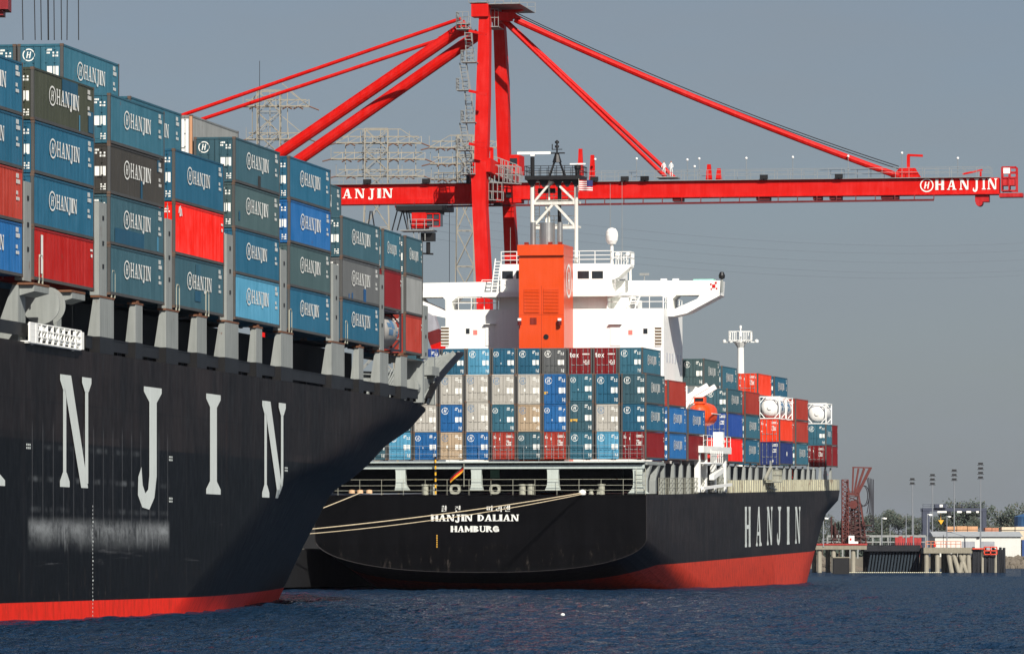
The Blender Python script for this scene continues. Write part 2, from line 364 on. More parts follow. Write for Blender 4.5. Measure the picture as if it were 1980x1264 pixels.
def hull_mat(name, boot0, scuff, zdeck, seams, red1=(236, 40, 14), red2=(196, 42, 20), stain=.5):
    m, n, b = new_mat(name); tc = N(n, 'ShaderNodeTexCoord'); v = tc.outputs['Object']
    sx = N(n, 'ShaderNodeSeparateXYZ'); n.links.new(v, sx.inputs[0]); y, z = sx.outputs[1], sx.outputs[2]
    big = noise(n, v, 0.22, 6, .65); st = noise(n, scaled(n, v, (1, .9, .05)), 1.1, 4, .7); fine = noise(n, scaled(n, v, (1, 1, .35)), 1.8, 5, .7)
    f = mathn(n, 'ADD', mathn(n, 'MULTIPLY', st, 1.1), mathn(n, 'MULTIPLY', big, 0.8))
    f = mathn(n, 'ADD', f, -.35)
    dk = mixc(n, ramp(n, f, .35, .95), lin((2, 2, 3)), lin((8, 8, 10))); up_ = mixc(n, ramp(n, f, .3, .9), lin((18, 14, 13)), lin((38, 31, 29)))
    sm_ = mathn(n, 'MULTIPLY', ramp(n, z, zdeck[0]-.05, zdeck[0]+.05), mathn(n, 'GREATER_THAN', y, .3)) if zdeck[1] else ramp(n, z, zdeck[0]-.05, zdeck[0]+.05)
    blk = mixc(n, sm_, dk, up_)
    # plates: each a slightly different black; rust runs below the deck edge
    py = mathn(n, 'FLOOR', mathn(n, 'MULTIPLY', y, 1/8.7)); pz = mathn(n, 'FLOOR', mathn(n, 'MULTIPLY', z, 1/seams))
    wh = N(n, 'ShaderNodeTexWhiteNoise', noise_dimensions='2D'); cv = N(n, 'ShaderNodeCombineXYZ'); n.links.new(py, cv.inputs[0]); n.links.new(pz, cv.inputs[1]); n.links.new(cv.outputs[0], wh.inputs['Vector'])
    pv = N(n, 'ShaderNodeHueSaturation'); n.links.new(blk, pv.inputs['Color']); n.links.new(mathn(n, 'ADD', .62, mathn(n, 'MULTIPLY', wh.outputs['Value'], .8)), pv.inputs['Value']); blk = pv.outputs[0]
    rr_ = mathn(n, 'MULTIPLY', ramp(n, noise(n, scaled(n, v, (1, 1.4, .02)), 1.3, 4, .8), .60, .74), ramp(n, z, 3.0, 9.0))
    blk = mixc(n, mathn(n, 'MULTIPLY', mathn(n, 'MULTIPLY', rr_, mathn(n, 'GREATER_THAN', y, .3)), .45), blk, lin((74, 50, 38)))
    vy = mathn(n, 'ABSOLUTE', mathn(n, 'SUBTRACT', mathn(n, 'FRACT', mathn(n, 'ADD', mathn(n, 'MULTIPLY', y, 1/8.7), .23)), .5))
    blk = mixc(n, mathn(n, 'MULTIPLY', mathn(n, 'GREATER_THAN', vy, .494), .35), blk, lin((60, 56, 54)))
    # horizontal plating seams
    fz = mathn(n, 'ABSOLUTE', mathn(n, 'SUBTRACT', mathn(n, 'FRACT', mathn(n, 'MULTIPLY', z, 1/seams)), .5))
    blk = mixc(n, mathn(n, 'MULTIPLY', mathn(n, 'LESS_THAN', fz, .012), .6), blk, lin((8, 8, 9)))
    if scuff:      # pale fender scrapes: a band of chalky vertical rubs
        y0, y1, z0, z1 = scuff
        wy = mathn(n, 'MULTIPLY', ramp(n, y, y0, y0+.6), mathn(n, 'SUBTRACT', 1.0, ramp(n, y, y1-.8, y1)))
        edge = mathn(n, 'ADD', mathn(n, 'MULTIPLY', noise(n, scaled(n, v, (1, .55, .02)), 1.2, 2, .5), .75), mathn(n, 'MULTIPLY', mathn(n, 'POWER', noise(n, scaled(n, v, (1, 2.4, .03)), 1.7, 5, .8), 2.0), .75))
        lowz = mathn(n, 'ADD', z0-2.6, mathn(n, 'MULTIPLY', edge, 3.2))
        d1 = mathn(n, 'DIVIDE', mathn(n, 'SUBTRACT', z, lowz), .9, True); d2 = mathn(n, 'SUBTRACT', 1.0, ramp(n, mathn(n, 'ADD', z, mathn(n, 'MULTIPLY', noise(n, scaled(n, v, (1, .8, 1)), 1.4, 4, .7), .35)), z1-.35, z1+.45))
        soft = mathn(n, 'MULTIPLY', ramp(n, z, z1-1.7, z1-.1), ramp(n, mathn(n, 'ADD', mathn(n, 'MULTIPLY', noise(n, scaled(n, v, (1, .16, .5)), 1.0, 3, .6), .6), mathn(n, 'MULTIPLY', noise(n, scaled(n, v, (1, .9, 1.4)), 1.8, 7, .8), .45)), .36, .68))
        stk = mathn(n, 'MULTIPLY', d1, ramp(n, noise(n, scaled(n, v, (1, 1.5, .5)), 1.9, 7, .8), .36, .62))
        ms = mathn(n, 'MULTIPLY', mathn(n, 'MULTIPLY', wy, d2), mathn(n, 'MAXIMUM', mathn(n, 'MULTIPLY', soft, .85), mathn(n, 'MULTIPLY', stk, .62)))
        blk = mixc(n, mathn(n, 'MULTIPLY', ms, .95), blk, lin((170, 174, 174)))
        for zz, st_ in ((z1+3.6, .35), (z1+2.0, .5), (z1+.5, .3)):
            q = mathn(n, 'ABSOLUTE', mathn(n, 'SUBTRACT', z, zz)); q = mathn(n, 'SUBTRACT', 1.0, ramp(n, q, .02, .22))
            q = mathn(n, 'MULTIPLY', mathn(n, 'MULTIPLY', q, wy), ramp(n, noise(n, scaled(n, v, (1, .55, .3)), 1.0, 4), .42, .75))
            blk = mixc(n, mathn(n, 'MULTIPLY', q, st_), blk, lin((120, 124, 126)))
        sc2 = mathn(n, 'MULTIPLY', ramp(n, noise(n, scaled(n, v, (1, .07, 2.0)), 1.2, 7, .75), .60, .72), mathn(n, 'MULTIPLY', ramp(n, z, 1.2, 2.0), mathn(n, 'SUBTRACT', 1.0, ramp(n, z, 5, 8))))
        blk = mixc(n, mathn(n, 'MULTIPLY', sc2, .35), blk, lin((104, 104, 106)))
        # thin grid left by the fender chains
        gy = mathn(n, 'ABSOLUTE', mathn(n, 'SUBTRACT', mathn(n, 'FRACT', mathn(n, 'MULTIPLY', y, 1/2.05)), .5))
        g = mathn(n, 'MULTIPLY', mathn(n, 'MULTIPLY', mathn(n, 'LESS_THAN', gy, .03), wy), mathn(n, 'MULTIPLY', ramp(n, z, z0-1, z0+.5), mathn(n, 'SUBTRACT', 1.0, ramp(n, z, z1+4.4, z1+5))))
        blk = mixc(n, mathn(n, 'MULTIPLY', g, .22), blk, lin((140, 140, 142)))
    low = mathn(n, 'MULTIPLY', mathn(n, 'SUBTRACT', 1.0, ramp(n, z, boot0, boot0+3.2)), ramp(n, fine, .56, .74))
    blk = mixc(n, mathn(n, 'MULTIPLY', low, .3), blk, lin((110, 100, 92)))
    red = mixc(n, ramp(n, fine, .42, .72), lin(red1), lin(red2))
    red = mixc(n, mathn(n, 'MULTIPLY', ramp(n, noise(n, scaled(n, v, (1, .5, 1.2)), .9, 6, .75), .60-.1*(stain-.5), .74), stain), red, lin((70, 34, 28)))
    bt = mathn(n, 'SUBTRACT', boot0, mathn(n, 'MULTIPLY', mathn(n, 'SUBTRACT', 1.0, ramp(n, y, .2, 12.0)), 3.0 if zdeck[1] else 0.0))
    col = mixc(n, mathn(n, 'LESS_THAN', z, bt), blk, red)
    n.links.new(col, b.inputs['Base Color'])
    n.links.new(mathn(n, 'ADD', .32, mathn(n, 'MULTIPLY', fine, .3)), b.inputs['Roughness'])
    b.inputs['Specular IOR Level'].default_value = .13
    bp = N(n, 'ShaderNodeBump'); bp.inputs['Strength'].default_value = .25; bp.inputs['Distance'].default_value = .05
    n.links.new(noise(n, scaled(n, v, (1, .35, .5)), .8, 3), bp.inputs['Height']); n.links.new(bp.outputs[0], b.inputs['Normal'])
    return m

# ------------------------------------------------------------------ near ship
near = thing('container_ship', 'black container ship with red waterline stripe in front, stacked with blue boxes', 'ship', NEAR.M, 'container ships')
ND = 13.65
def side_t(S_, x, y): return S_.px(x, y, 0, B).y
sc0, sc1 = side_t(NEAR, 52, 1020), side_t(NEAR, 330, 1020)
nh = MB(); zs = [-3, -1.5, 0, 1, 2, 3, 4, 5, 6, 7, 7.6, 8.2, 8.7, 9.2, 9.6, 10.2, 11.06, 11.7, 12.3, 13, ND]
fore_grid(nh, NTAB, 84, zs, None)
for sg in (1, -1):
    nh.add([(sg*B, 0, 2), (sg*B, 84, -3), (sg*B, 84, ND), (sg*B, 0, ND), (sg*B, 20, -3)], [(0, 4, 1, 2, 3)] if sg > 0 else [(3, 2, 1, 4, 0)])
nh.add([(-B,0,2),(B,0,2),(B,0,ND),(-B,0,ND)], [(0,1,2,3)]); nh.add([(-B,0,ND-.02),(B,0,ND-.02),(B,84,ND-.02),(-B,84,ND-.02)], [(0,1,2,3)])
nh.add([(-B,0,2),(B,0,2),(B,20,-3),(-B,20,-3)], [(3,2,1,0)])
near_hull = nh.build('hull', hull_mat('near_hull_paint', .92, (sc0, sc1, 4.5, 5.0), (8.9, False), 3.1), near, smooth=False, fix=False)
for p in near_hull.data.polygons: p.use_smooth = p.center.z < ND-.1 and p.center.y > 84
def near_side(t, z, lift): return Vector((hb(NTAB, t, z)+.02+lift, t, z))
# big hull letters, cut so that they follow the flare
def hull_text(S_, tab, items, parent, name, mat):
    """items: (glyph, x_left, x_right, y_top, y_base) in photograph pixels on the starboard side"""
    for ch, xl, xr, yt, yb in items:
        a = side_t(S_, xl, (yt+yb)/2); b = side_t(S_, xr, (yt+yb)/2)
        for _ in range(3):
            za = S_.px((xl+xr)/2, yb, 1, (a+b)/2); 
            z0 = S_.px((xl+xr)/2, yb, 0, hb(tab, (a+b)/2, 7)).z; z1 = S_.px((xl+xr)/2, yt, 0, hb(tab, (a+b)/2, 11)).z
            a = S_.px(xl, (yt+yb)/2, 0, hb(tab, a, (z0+z1)/2)).y; b = S_.px(xr, (yt+yb)/2, 0, hb(tab, b, (z0+z1)/2)).y
        adv, ps = GL[ch]; lo = min(q[0] for p in ps for q in p); hi = max(q[0] for p in ps for q in p)
        polys = [[(a+(q[0]-lo)/(hi-lo)*(b-a), z0+q[1]*(z1-z0)) for q in p] for p in ps]
        o = sheet(polys, lambda t, z, l: Vector((hb(tab, t, z)+.02+l, t, z)), cut=.5, eps=.006).build(name, mat, parent, fix=False)
hull_text(NEAR, NTAB, [('A', -75, 8, 715, 937), ('N', 115, 175, 727, 942), ('J', 266, 312, 748, 942), ('I', 398, 426, 762, 955), ('N', 506, 551, 777, 962)], near, 'hull_letter', HLETTER)
# draught marks, tug mark and plate seams
dm = MB()
for i in range(30):
    z = -.1+i*.2; L = .22 if i % 5 == 0 else .1
    t = side_t(NEAR, 178, 1100); dm.add([near_side(t, z, .004), near_side(t+L, z, .004), near_side(t+L, z+.09, .004), near_side(t, z+.09, .004)], [(0,1,2,3)])
for i in range(16):
    z = .9+i*.42; T_ = interp(NTAB, z)[1]-2.2
    dm.add([near_side(T_, z, .004), near_side(T_+.35, z, .004), near_side(T_+.35, z+.12, .004), near_side(T_, z+.12, .004)], [(0,1,2,3)])
for x, y in ((50, 860), (326, 884), (550, 905), (326, 964)):
    p = NEAR.px(x, y, 0, B); t = p.y; z = p.z
    for k in range(3):
        for r_ in range(2):
            a, c = t+k*.3, z-.02-r_*.16
            dm.add([near_side(a, c, .004), near_side(a+.2, c, .004), near_side(a+.2, c+.1, .004), near_side(a, c+.1, .004)], [(0,1,2,3)])
dm.build('draught_marking', HLETTER, near, fix=False)
# deck under the boxes, hatch coaming
hc = MB(); hc.box((-14.2, 30, ND+.05), (14.0, 150, 16.45)); hc.box((-9, 150, ND+.05), (10.5, 166, 16.45)); hc.build('hatch_coaming', DARKIN, near)
# support posts, wide and narrow, with the bulwark panels between them
wide = [(193,220),(321,344.5),(435,461),(543.4,566),(641,666),(734.6,751)]; narrow = [(262,275.5),(381,399.6),(495.6,506.8),(694,702.7),(775,787)]
spans = []
def post(t0, t1, wide_):
    p = MB(); x1 = B; a = .35 if wide_ else .32; b = .66 if wide_ else .55; z0, z1 = ND+.86, 16.52
    p.add([(x1-b,t0,z0),(x1,t0,z0),(x1,t1,z0),(x1-b,t1,z0),(x1-a,t0,z1),(x1,t0,z1),(x1,t1,z1),(x1-a,t1,z1)], [(0,1,5,4),(1,2,6,5),(2,3,7,6),(3,0,4,7),(4,5,6,7),(3,2,1,0)])
    p.box((x1-b,t0,ND+.01), (x1+.003,t1,z0-.004), 1)
    p.box((x1-a-.12,t0-.12,z1+.004), (x1+.02,t1+.12,z1+.1), 2); p.box((x1-.35,(t0+t1)/2-.25,z1+.104), (x1-.05,(t0+t1)/2+.25,z1+.22), 2)
    p.build('support_post', [GREY, BLACKP, RUSTY], near); spans.append((t0, t1))
for l, sgn in ((wide, 1), (narrow, 0)):
    for a, b in l: post(side_t(NEAR, a, 680), side_t(NEAR, b, 680), sgn)
spans.sort()
prev = side_t(NEAR, 172, 660)
edges = [(prev, spans[0][0])]+[(a[1], b[0]) for a, b in zip(spans[:-1], spans[1:])]+[(spans[-1][1], side_t(NEAR, 818, 760))]
for a, b in edges:
    if b-a < .8: continue
    p = MB(); p.box((B-.3, a+.25, ND+.2), (B-.22, b-.7, ND+.84)); p.box((B-.4, a+.25, ND+.78), (B-.18, b-.7, ND+.84))
    for i in range(3): tt = a+.4+(b-a-1.4)*i/2; p.box((B-.5, tt, ND+.01), (B-.31, tt+.06, ND+.77))
    p.build('bulwark_panel', BLACKP, near)
p = MB(); a, b = side_t(NEAR, -40, 640), side_t(NEAR, 55, 640); p.box((B-.12, a, ND+.28), (B-.04, b, ND+.92)); p.build('bulwark_panel', BLACKP, near)
# tall lashing posts in the gaps between the bays
for x0, x1, yb, yt in ((47.5,61,545,350),(192,207,575,390),(322,333,597,422),(439,451,622,452),(544,555,640,482),(645,656,658,510),(735,743,676,530),(819,828,712,590)):
    t0, t1 = side_t(NEAR, x0, yb), side_t(NEAR, x1, yb); zt = NEAR.px(x0, yt, 0, B).z
    p = MB(); p.box((B-.5, t0, 16.64), (B-.02, t1, zt)); p.box((-B+.02, t0, 16.64), (-B+.5, t1, zt))
    for zz in (zt-.25, zt-2.6): p.box((-B+.51, t0+.2, zz-.22), (B-.51, t0+.5, zz))
    for zz in (zt-.9, zt-2.2, zt-3.4): p.box((B-.019, t0+.5*(t1-t0)-.12, zz), (B+.012, t0+.5*(t1-t0)+.16, zz+.22), 1)
    p.build('lashing_post', [GREY, BLACKP], near)
# handrail hoops beside the posts
for x, y in ((77,548),(217,577),(342,597),(399,610),(560,640),(668,659)):
    p = MB(); q = NEAR.px(x, y, 0, B-.1); t, z = q.y, 16.64
    p.path([(B-.06,t-.35,z),(B-.06,t-.35,z+1.25),(B-.06,t-.2,z+1.4),(B-.06,t+.2,z+1.4),(B-.06,t+.35,z+1.25),(B-.06,t+.35,z)], .045, 6); p.build('handrail', CREAM, near)
# hose reel brackets
for xs_, sh in (((29,57),(46,74)), ((103,126),(121,144))):
    t0, t1 = side_t(NEAR, xs_[0]+14, 600), side_t(NEAR, xs_[1], 600); s1 = side_t(NEAR, sh[1], 560)
    p = MB(); p.add([(B-1.5,t0,ND+.02),(B-.2,t0,ND+.02),(B-.2,t1,ND+.02),(B-1.5,t1,ND+.02),(B-.5,t0,16.4),(B-.2,t0,16.4),(B-.2,t1,16.4),(B-.5,t1,16.4)], [(0,1,5,4),(1,2,6,5),(2,3,7,6),(3,0,4,7),(4,5,6,7)])
    p.poly([(B-.19,t0+.2,15.9),(B-.19,t0+.2,16.4),(B+.55,t0+.2,16.4),(B+.55,t0+.2,16.1)], (0, s1-t0-.2, 0)); p.box((B-.5, t0, 16.41), (B+.57, s1, 16.52), 1)
    p.build('bracket', [GREY, RUSTY], near)
rc = NEAR.px(83, 590, 0, B-.3); rl = MB()
for dy, r in ((-.35, .95), (.75, .95)):
    rl.tube((B-.3, rc.y+dy, rc.z), (B-.3, rc.y+dy+.08, rc.z), r, n=28)
rl.tube((B-.3, rc.y-.26, rc.z), (B-.3, rc.y+.74, rc.z), .62, n=20, mi=1); rl.build('hose_reel', [GREY, paint('dark_hose', (80, 30, 28), .8)], near)
# stowed gangway with its lattice side
g0, g1 = NEAR.px(57, 640, 0, B+.25), NEAR.px(156, 662, 0, B+.25); zt, zb = g0.z+.42, g0.z-.52
g = MB()
for fz in (0, .33, .66, 1): g.bar((B+.25, g0.y, zb+(zt-zb)*fz), (B+.25, g1.y, zb+(zt-zb)*fz), .07); 
for i in range(10):
    y = g0.y+(g1.y-g0.y)*i/9; g.bar((B+.25, y, zb), (B+.25, y, zt), .1)
    if i < 9: y2 = g0.y+(g1.y-g0.y)*(i+1)/9; g.bar((B+.25, y, zb), (B+.25, y2, zt), .05); g.bar((B+.25, y, zb+.03), (B-.35, y, zb+.03), .07)
g.box((B+.2, g0.y, zb), (B+.28, g0.y+1.6, zt)); g.box((B-.35, g0.y, zb-.06), (B+.25, g1.y, zb)); g.bar((B-.35, g0.y, zt), (B-.35, g1.y, zt), .06)
for dx in (.1, .9): g.bar((B+.1, g0.y+(g1.y-g0.y)*dx, zb-.05), (B+.05, g0.y+(g1.y-g0.y)*(dx+.08), ND+.1), .12)
g.box((B-.1, g1.y-.2, ND+.02), (B+.2, g1.y+.9, ND+.9)); g.bar((B+.15, g0.y+3, ND+.25), (B+.15, g1.y, ND+.18), .14); g.bar((B+.15, g0.y+2.6, ND+.75), (B+.15, g0.y+5.2, ND+.3), .2)
g.build('gangway', WHITE, near)
# flared bow bulwark seen from inside, with stiffeners
bw = MB(); st = MB(); n = 26; ring = []
for i in range(n+1):
    f = i/n
    if f <= .25:
        g = f/.25; ring.append((Vector((16.0-4.5*g, 165.6+14.4*g, ND-.05)), Vector((16.05-.15*g, 166+14*g, 14.0+3.6*g**.8)))); continue
    g = (f-.25)/.75; ring.append((Vector((11.5*(1-g), 180+46*g, ND-.05)), Vector((15.9*(1-g), 180+54*g, 17.6+.4*g)))); continue
for i in range(0):
    f = i/n; z0 = ND-.05
    t1, T, p_ = interp(NTAB, z0); t = 164.5+(T-164.5)*f
    a = Vector((hb(NTAB, t, z0), t, z0))
    t2 = 167+(235-167)*f; up = 17.0; x2 = 16.15*(1-max(0, (t2-170)/65)**1.9) if t2 > 170 else 16.15
    ring.append((a, Vector((x2, t2+2, up-.3+.4*f))))
for sg in (1, -1):
    bw = MB(); st = MB()
    for (a, b), (c, d) in zip(ring[:-1], ring[1:]):
        q = [a, c, d, b]; nrm = (c-a).cross(b-a).normalized()*.1
        if nrm.x < 0: nrm = -nrm
        bw.add([(sg*v.x, v.y, v.z) for v in q]+[(sg*(v.x-nrm.x), v.y-nrm.y, v.z-nrm.z) for v in q], [(0,1,2,3),(3,2,6,7)]); bw.add([(sg*(v.x-nrm.x), v.y-nrm.y, v.z-nrm.z) for v in q], [(3,2,1,0)], 1)
    for i, (a, b) in enumerate(ring):
        if 1: o_ = Vector((-.32, -.3, .05)); p, q = a+o_, b+o_; st.bar((sg*p.x, p.y, p.z), (sg*q.x, q.y, q.z), .12, .4)
    for f in (.3, .6, .97):
        for (a, b), (c, d) in zip(ring[:-1], ring[1:]):
            e, g2 = a.lerp(b, f), c.lerp(d, f); st.bar((sg*(e.x-.3), e.y-.25, e.z), (sg*(g2.x-.3), g2.y-.25, g2.z), .3, .1)
    for (a, b), (c, d) in zip(ring[:-1], ring[1:]): st.bar((sg*(b.x+.02), b.y+.02, b.z+.06), (sg*(d.x+.02), d.y+.02, d.z+.06), .5, .12, 1)
    o = bw.build('bow_bulwark', [BLACKP, GREY], near, fix=False); st.build('stiffener_frame', [GREY, BLACKP], o)
# winch and light fittings on the forecastle edge
p = MB(); q = NEAR.px(812, 716, 0, B-.8)
p.box((B-1.6, q.y-1, ND+.02), (B-.3, q.y+.8, ND+1.7)); p.box((B-1.3, q.y-2.2, ND+.02), (B-.2, q.y-1.6, 16.5)); p.tube((B-.9, q.y-3, ND+1.0), (B-.9, q.y-2.3, ND+1.0), .6, n=16); p.bar((B-.4, q.y+2, ND), (B-.4, q.y+2, 16.9), .5)
p.box((B-.9, q.y-.2, 15.6), (B+.1, q.y+2.4, 16.2))
p.build('deck_winch', GREY, near)
# ------------------------------------------------------------------ containers
WD = 2.438
_cm = {}
def corr(y, L):      # trapezoid corrugation depth at distance y along the wall
    p = .28; u = (y % p)/p
    return 0.0 if u < .28 else (u-.28)/.2 if u < .48 else 1.0 if u < .78 else (1-u)/.22
RAIL = paint('weathered_rail', (74, 74, 72), .6, .25, .25, .2)
CAST = paint('corner_casting', (92, 74, 62), .7, .3)
def body_mesh(L, H):
    k = ('b', L, H)
    if k in _cm: return _cm[k]
    m = MB(); hw = WD/2; pw = .16
    for sx in (-1, 1):
        for y in (0, L-pw): m.box((sx*hw, y, .0), (sx*(hw-.15), y+pw, H), 2)
        m.box((sx*hw, pw, .02), (sx*(hw-.12), L-pw, .17), 2); m.box((sx*hw, pw, H-.10), (sx*(hw-.1), L-pw, H-.004))
        ys = [pw]; n = int((L-2*pw)/.28); base = pw
        for i in range(n):
            for u in (.28, .48, .78, 1.0): ys.append(base+(i+u)*.28)
        dep = [0]+[d for i in range(n) for d in (0, 1, 1, 0)]
        ys.append(L-pw); dep.append(0)
        vs = []
        for y, d in zip(ys, dep):
            x = sx*(hw-.010-.045*d); vs += [(x, y, .171), (x, y, H-.101)]
        m.add(vs, [(2*i, 2*i+2, 2*i+3, 2*i+1) for i in range(len(ys)-1)])
        for y in (0, L-.18):
            for z in (-.012, H-.118): m.box((sx*(hw-.17), y-.006, z), (sx*(hw+.006), y+.186, z+.13), 1)
    m.box((-hw+.1, .05, H-.05), (hw-.1, L-.05, H-.02)); m.box((-hw+.12, .1, .05), (hw-.12, L-.05, .13))
    m.box((-hw+.15, .01, H-.12), (hw-.15, pw, H-.004)); m.box((-hw+.15, .01, .02), (hw-.15, pw, .14))
    m.box((-hw+.15, L-.09, .14), (hw-.15, L-.03, H-.12))
    _cm[k] = m.mesh('body', [WHITE, CAST, RAIL]); return _cm[k]
def door_mesh(H, sx):
    k = ('d', H, sx)
    if k in _cm: return _cm[k]
    m = MB(); x0, x1 = (.015, WD/2-.155) if sx > 0 else (-WD/2+.155, -.015)
    m.box((x0, .04, .15), (x1, .09, H-.125)); w5 = (x1-x0)/3
    for i in range(3): m.box((x0+i*w5+.06, .022, .24), (x0+(i+1)*w5-.06, .039, H-.2))
    _cm[k] = m.mesh('door', [WHITE]); return _cm[k]
def rod_mesh(H, sx):
    k = ('r', H, sx)
    if k in _cm: return _cm[k]
    m = MB()
    for f in (.3, .76):
        x = sx*(.02+f*(WD/2-.19)); m.tube((x, .0, .05), (x, .0, H-.05), .019, n=6)
        for z in (.25, H*.36, H*.62, H-.3): m.box((x-.05, -.022, z), (x+.05, .02, z+.06))
        m.box((x-.02, -.035, H*.34), (x+.02+.28*-sx, -.023, H*.34+.05))
    _cm[k] = m.mesh('locking_bar', [WHITE]); return _cm[k]
def side_text_mesh(L, H, style):
    """painted marks of one long wall: list of (part name, mesh)"""
    k = ('t', L, H, style)
    if k in _cm: return _cm[k]
    hw = WD/2; xx = lambda t, z, l: Vector((hw+.008+l*.5, t, z)); f = L/12.19; G = {}
    if style in ('std', 'new', 'small'):
        e = .50 if style != 'small' else .40
        G['side_emblem'] = emblem_polys(L*(.30 if style != 'small' else .26), H*.565, e, 1.35*f if style != 'small' else 1.0)
        h, wx, x0 = (.78, 1.08*f, .365) if style == 'std' else (.74, 1.08*f, .365) if style == 'new' else (.60, .74, .35)
        q, _ = text_polys('HANJIN', L*x0, H*.43, h, 1.06 if style == 'std' else 1.0, wx); G['side_lettering'] = q
    if style in ('std', 'new', 'small', 'num'):
        y = L*.885; P = G['number_lettering'] = []
        for i, (hh, wn) in enumerate(((.22, 4), (.2, 6), (.0, 0), (.18, 3), (.16, 5))):
            z = H*.83-i*.27
            for j in range(wn): P.append([(y+j*.13*f, z), (y+(j*.13+.09)*f, z), (y+(j*.13+.09)*f, z+hh), (y+j*.13*f, z+hh)])
    if style == 'strip': G['side_strip'] = [[(L*.115, H*.14), (L*.15, H*.14), (L*.15, H*.88), (L*.115, H*.88)]]
    if style == 'dot': G['side_emblem'] = [[(L*.52+.5*math.cos(i*.45), H*.5+.28*math.sin(i*.45)) for i in range(14)]]
    if style in ('mark', 'strip', 'red', 'dot'):
        G['number_lettering'] = [[(L*.93, H*.78), (L*.97, H*.78), (L*.97, H*.82), (L*.93, H*.82)], [(L*.94, H*.66), (L*.965, H*.66), (L*.965, H*.72), (L*.94, H*.72)]]
    if style == 'red':
        G['small_lettering'] = [[(L*.07, H*.80), (L*.085, H*.80), (L*.10, H*.93), (L*.08, H*.93)], [(L*.10, H*.78), (L*.115, H*.78), (L*.115, H*.95), (L*.10, H*.95)], [(L*.13, H*.76), (L*.145, H*.76), (L*.13, H*.9), (L*.118, H*.9)], [(L*.09, H*.74), (L*.12, H*.76), (L*.12, H*.8), (L*.09, H*.79)]]
    _cm[k] = [(nm, sheet(P, xx, 0, .002).mesh(nm, [LETTER], fix=False)) for nm, P in G.items()]; return _cm[k]
def door_text_mesh(H, style):
    """painted marks on the door end: list of (part name, mesh)"""
    k = ('m', H, style)
    if k in _cm: return _cm[k]
    yy = lambda x, z, l: Vector((x, .019-l*.5, z)); r = random.Random(sum(map(ord, style)) % 97); G = {}
    def blk(nm, x0, x1, z0, z1, rows, cols):
        P = G.setdefault(nm, [])
        for i in range(rows):
            for j in range(cols):
                if r.random() < .12: continue
                a = x0+(x1-x0)*j/cols; c = z0+(z1-z0)*i/rows
                P.append([(a, c), (a+(x1-x0)/cols*.8, c), (a+(x1-x0)/cols*.8, c+(z1-z0)/rows*.62), (a, c+(z1-z0)/rows*.62)])
    def one(nm, x0, x1, z0, z1): G[nm] = [[(x0, H*z0), (x1, H*z0), (x1, H*z1), (x0, H*z1)]]
    if style in ('std', 'grey', 'low'):
        ex = -.62 if style != 'low' else -.78; er = .33 if style != 'low' else .26
        G['door_emblem'] = emblem_polys(ex, H*.78, er)
        blk('door_lettering', .32, .64, H*.80, H*.92, 2, 3); blk('door_lettering', .66, .98, H*.74, H*.86, 2, 3)
        one('data_plate', .36, .64, .36, .55); one('data_plate ', .70, .98, .36, .55); blk('weight_lettering', .70, 1.0, H*.08, H*.22, 3, 3)
        if style == 'grey': one('sticker', -.5, -.36, .42, .52)
        if style == 'low': one('sticker', -.34, -.26, .40, .46)
    if style == 'tex':
        G['door_lettering'] = text_polys('tex', -1.0, H*.64, .46, 1.05, 1.0)[0]
        blk('number_lettering', .25, .95, H*.74, H*.82, 1, 8); blk('weight_lettering', .3, .95, H*.38, H*.56, 3, 7)
    if style == 'red':
        blk('number_lettering', .25, .95, H*.8, H*.9, 2, 8); blk('weight_lettering', .25, .75, H*.5, H*.72, 4, 5); one('sticker', -.42, -.34, .7, .8)
        blk('door_lettering', -.95, -.7, H*.76, H*.88, 3, 3); one('data_plate', -.95, -.78, .45, .49)
    if style == 'navy':
        blk('number_lettering', .3, .95, H*.82, H*.94, 2, 4); blk('weight_lettering', .3, .8, H*.55, H*.72, 3, 4); one('sticker', .3, .42, .12, .22)
    _cm[k] = [(nm.strip(), sheet(P, yy, 0, .002).mesh(nm.strip(), [LETTER], fix=False)) for nm, P in G.items()]; return _cm[k]
def kid(name, me, root, mat=None, slot=0):
    o = bpy.data.objects.new(name, me); C.objects.link(o); o.parent = root
    if mat: o.material_slots[slot].link = 'OBJECT'; o.material_slots[slot].material = mat
    return o
def container(S_, t, xc, z, H, color, label, group, side='std', door='std', L=12.192, patch=(), flip=False):
    M = S_.M @ Matrix.Translation((xc+random.uniform(-.025, .025), t+random.uniform(-.03, .03), z))
    r = thing('shipping_container', label, 'shipping container', M, group)
    mt = cmat(color); hgt = H-.03
    kid('body', body_mesh(L, hgt), r, mt)
    for sx in (-1, 1):
        d = kid('door', door_mesh(hgt, sx), r, mt); kid('locking_bar', rod_mesh(hgt, sx), d, GALV if color in ('darkred', 'maroon', 'navy', 'red', 'orange', 'brown', 'royal') else mt)
    if side:
        for nm, me in side_text_mesh(L, hgt, side): kid(nm, me, r)
    if door:
        for nm, me in door_text_mesh(hgt, door): kid(nm, me, r, BLUEMARK if door == 'grey' and nm == 'door_emblem' else None)
    for (y0, y1, z0, z1, c) in patch:      # repainted patches on the side wall
        m = MB(); x = WD/2+.004
        m.add([(x, y0*L, z0*hgt), (x, y1*L, z0*hgt), (x, y1*L, z1*hgt), (x, y0*L, z1*hgt)], [(0,1,2,3)]); m.build('paint_patch', cmat(c) if c in COL else YMARK, r, fix=False)
    return r
def row_x(k): return B-WD/2-.02-2.52*k
ORD = ['lowest', 'second up', 'third up', 'fourth up', 'fifth up', 'sixth']
G1, G2 = 'containers stacked on the near ship', 'containers stacked on the far ship'
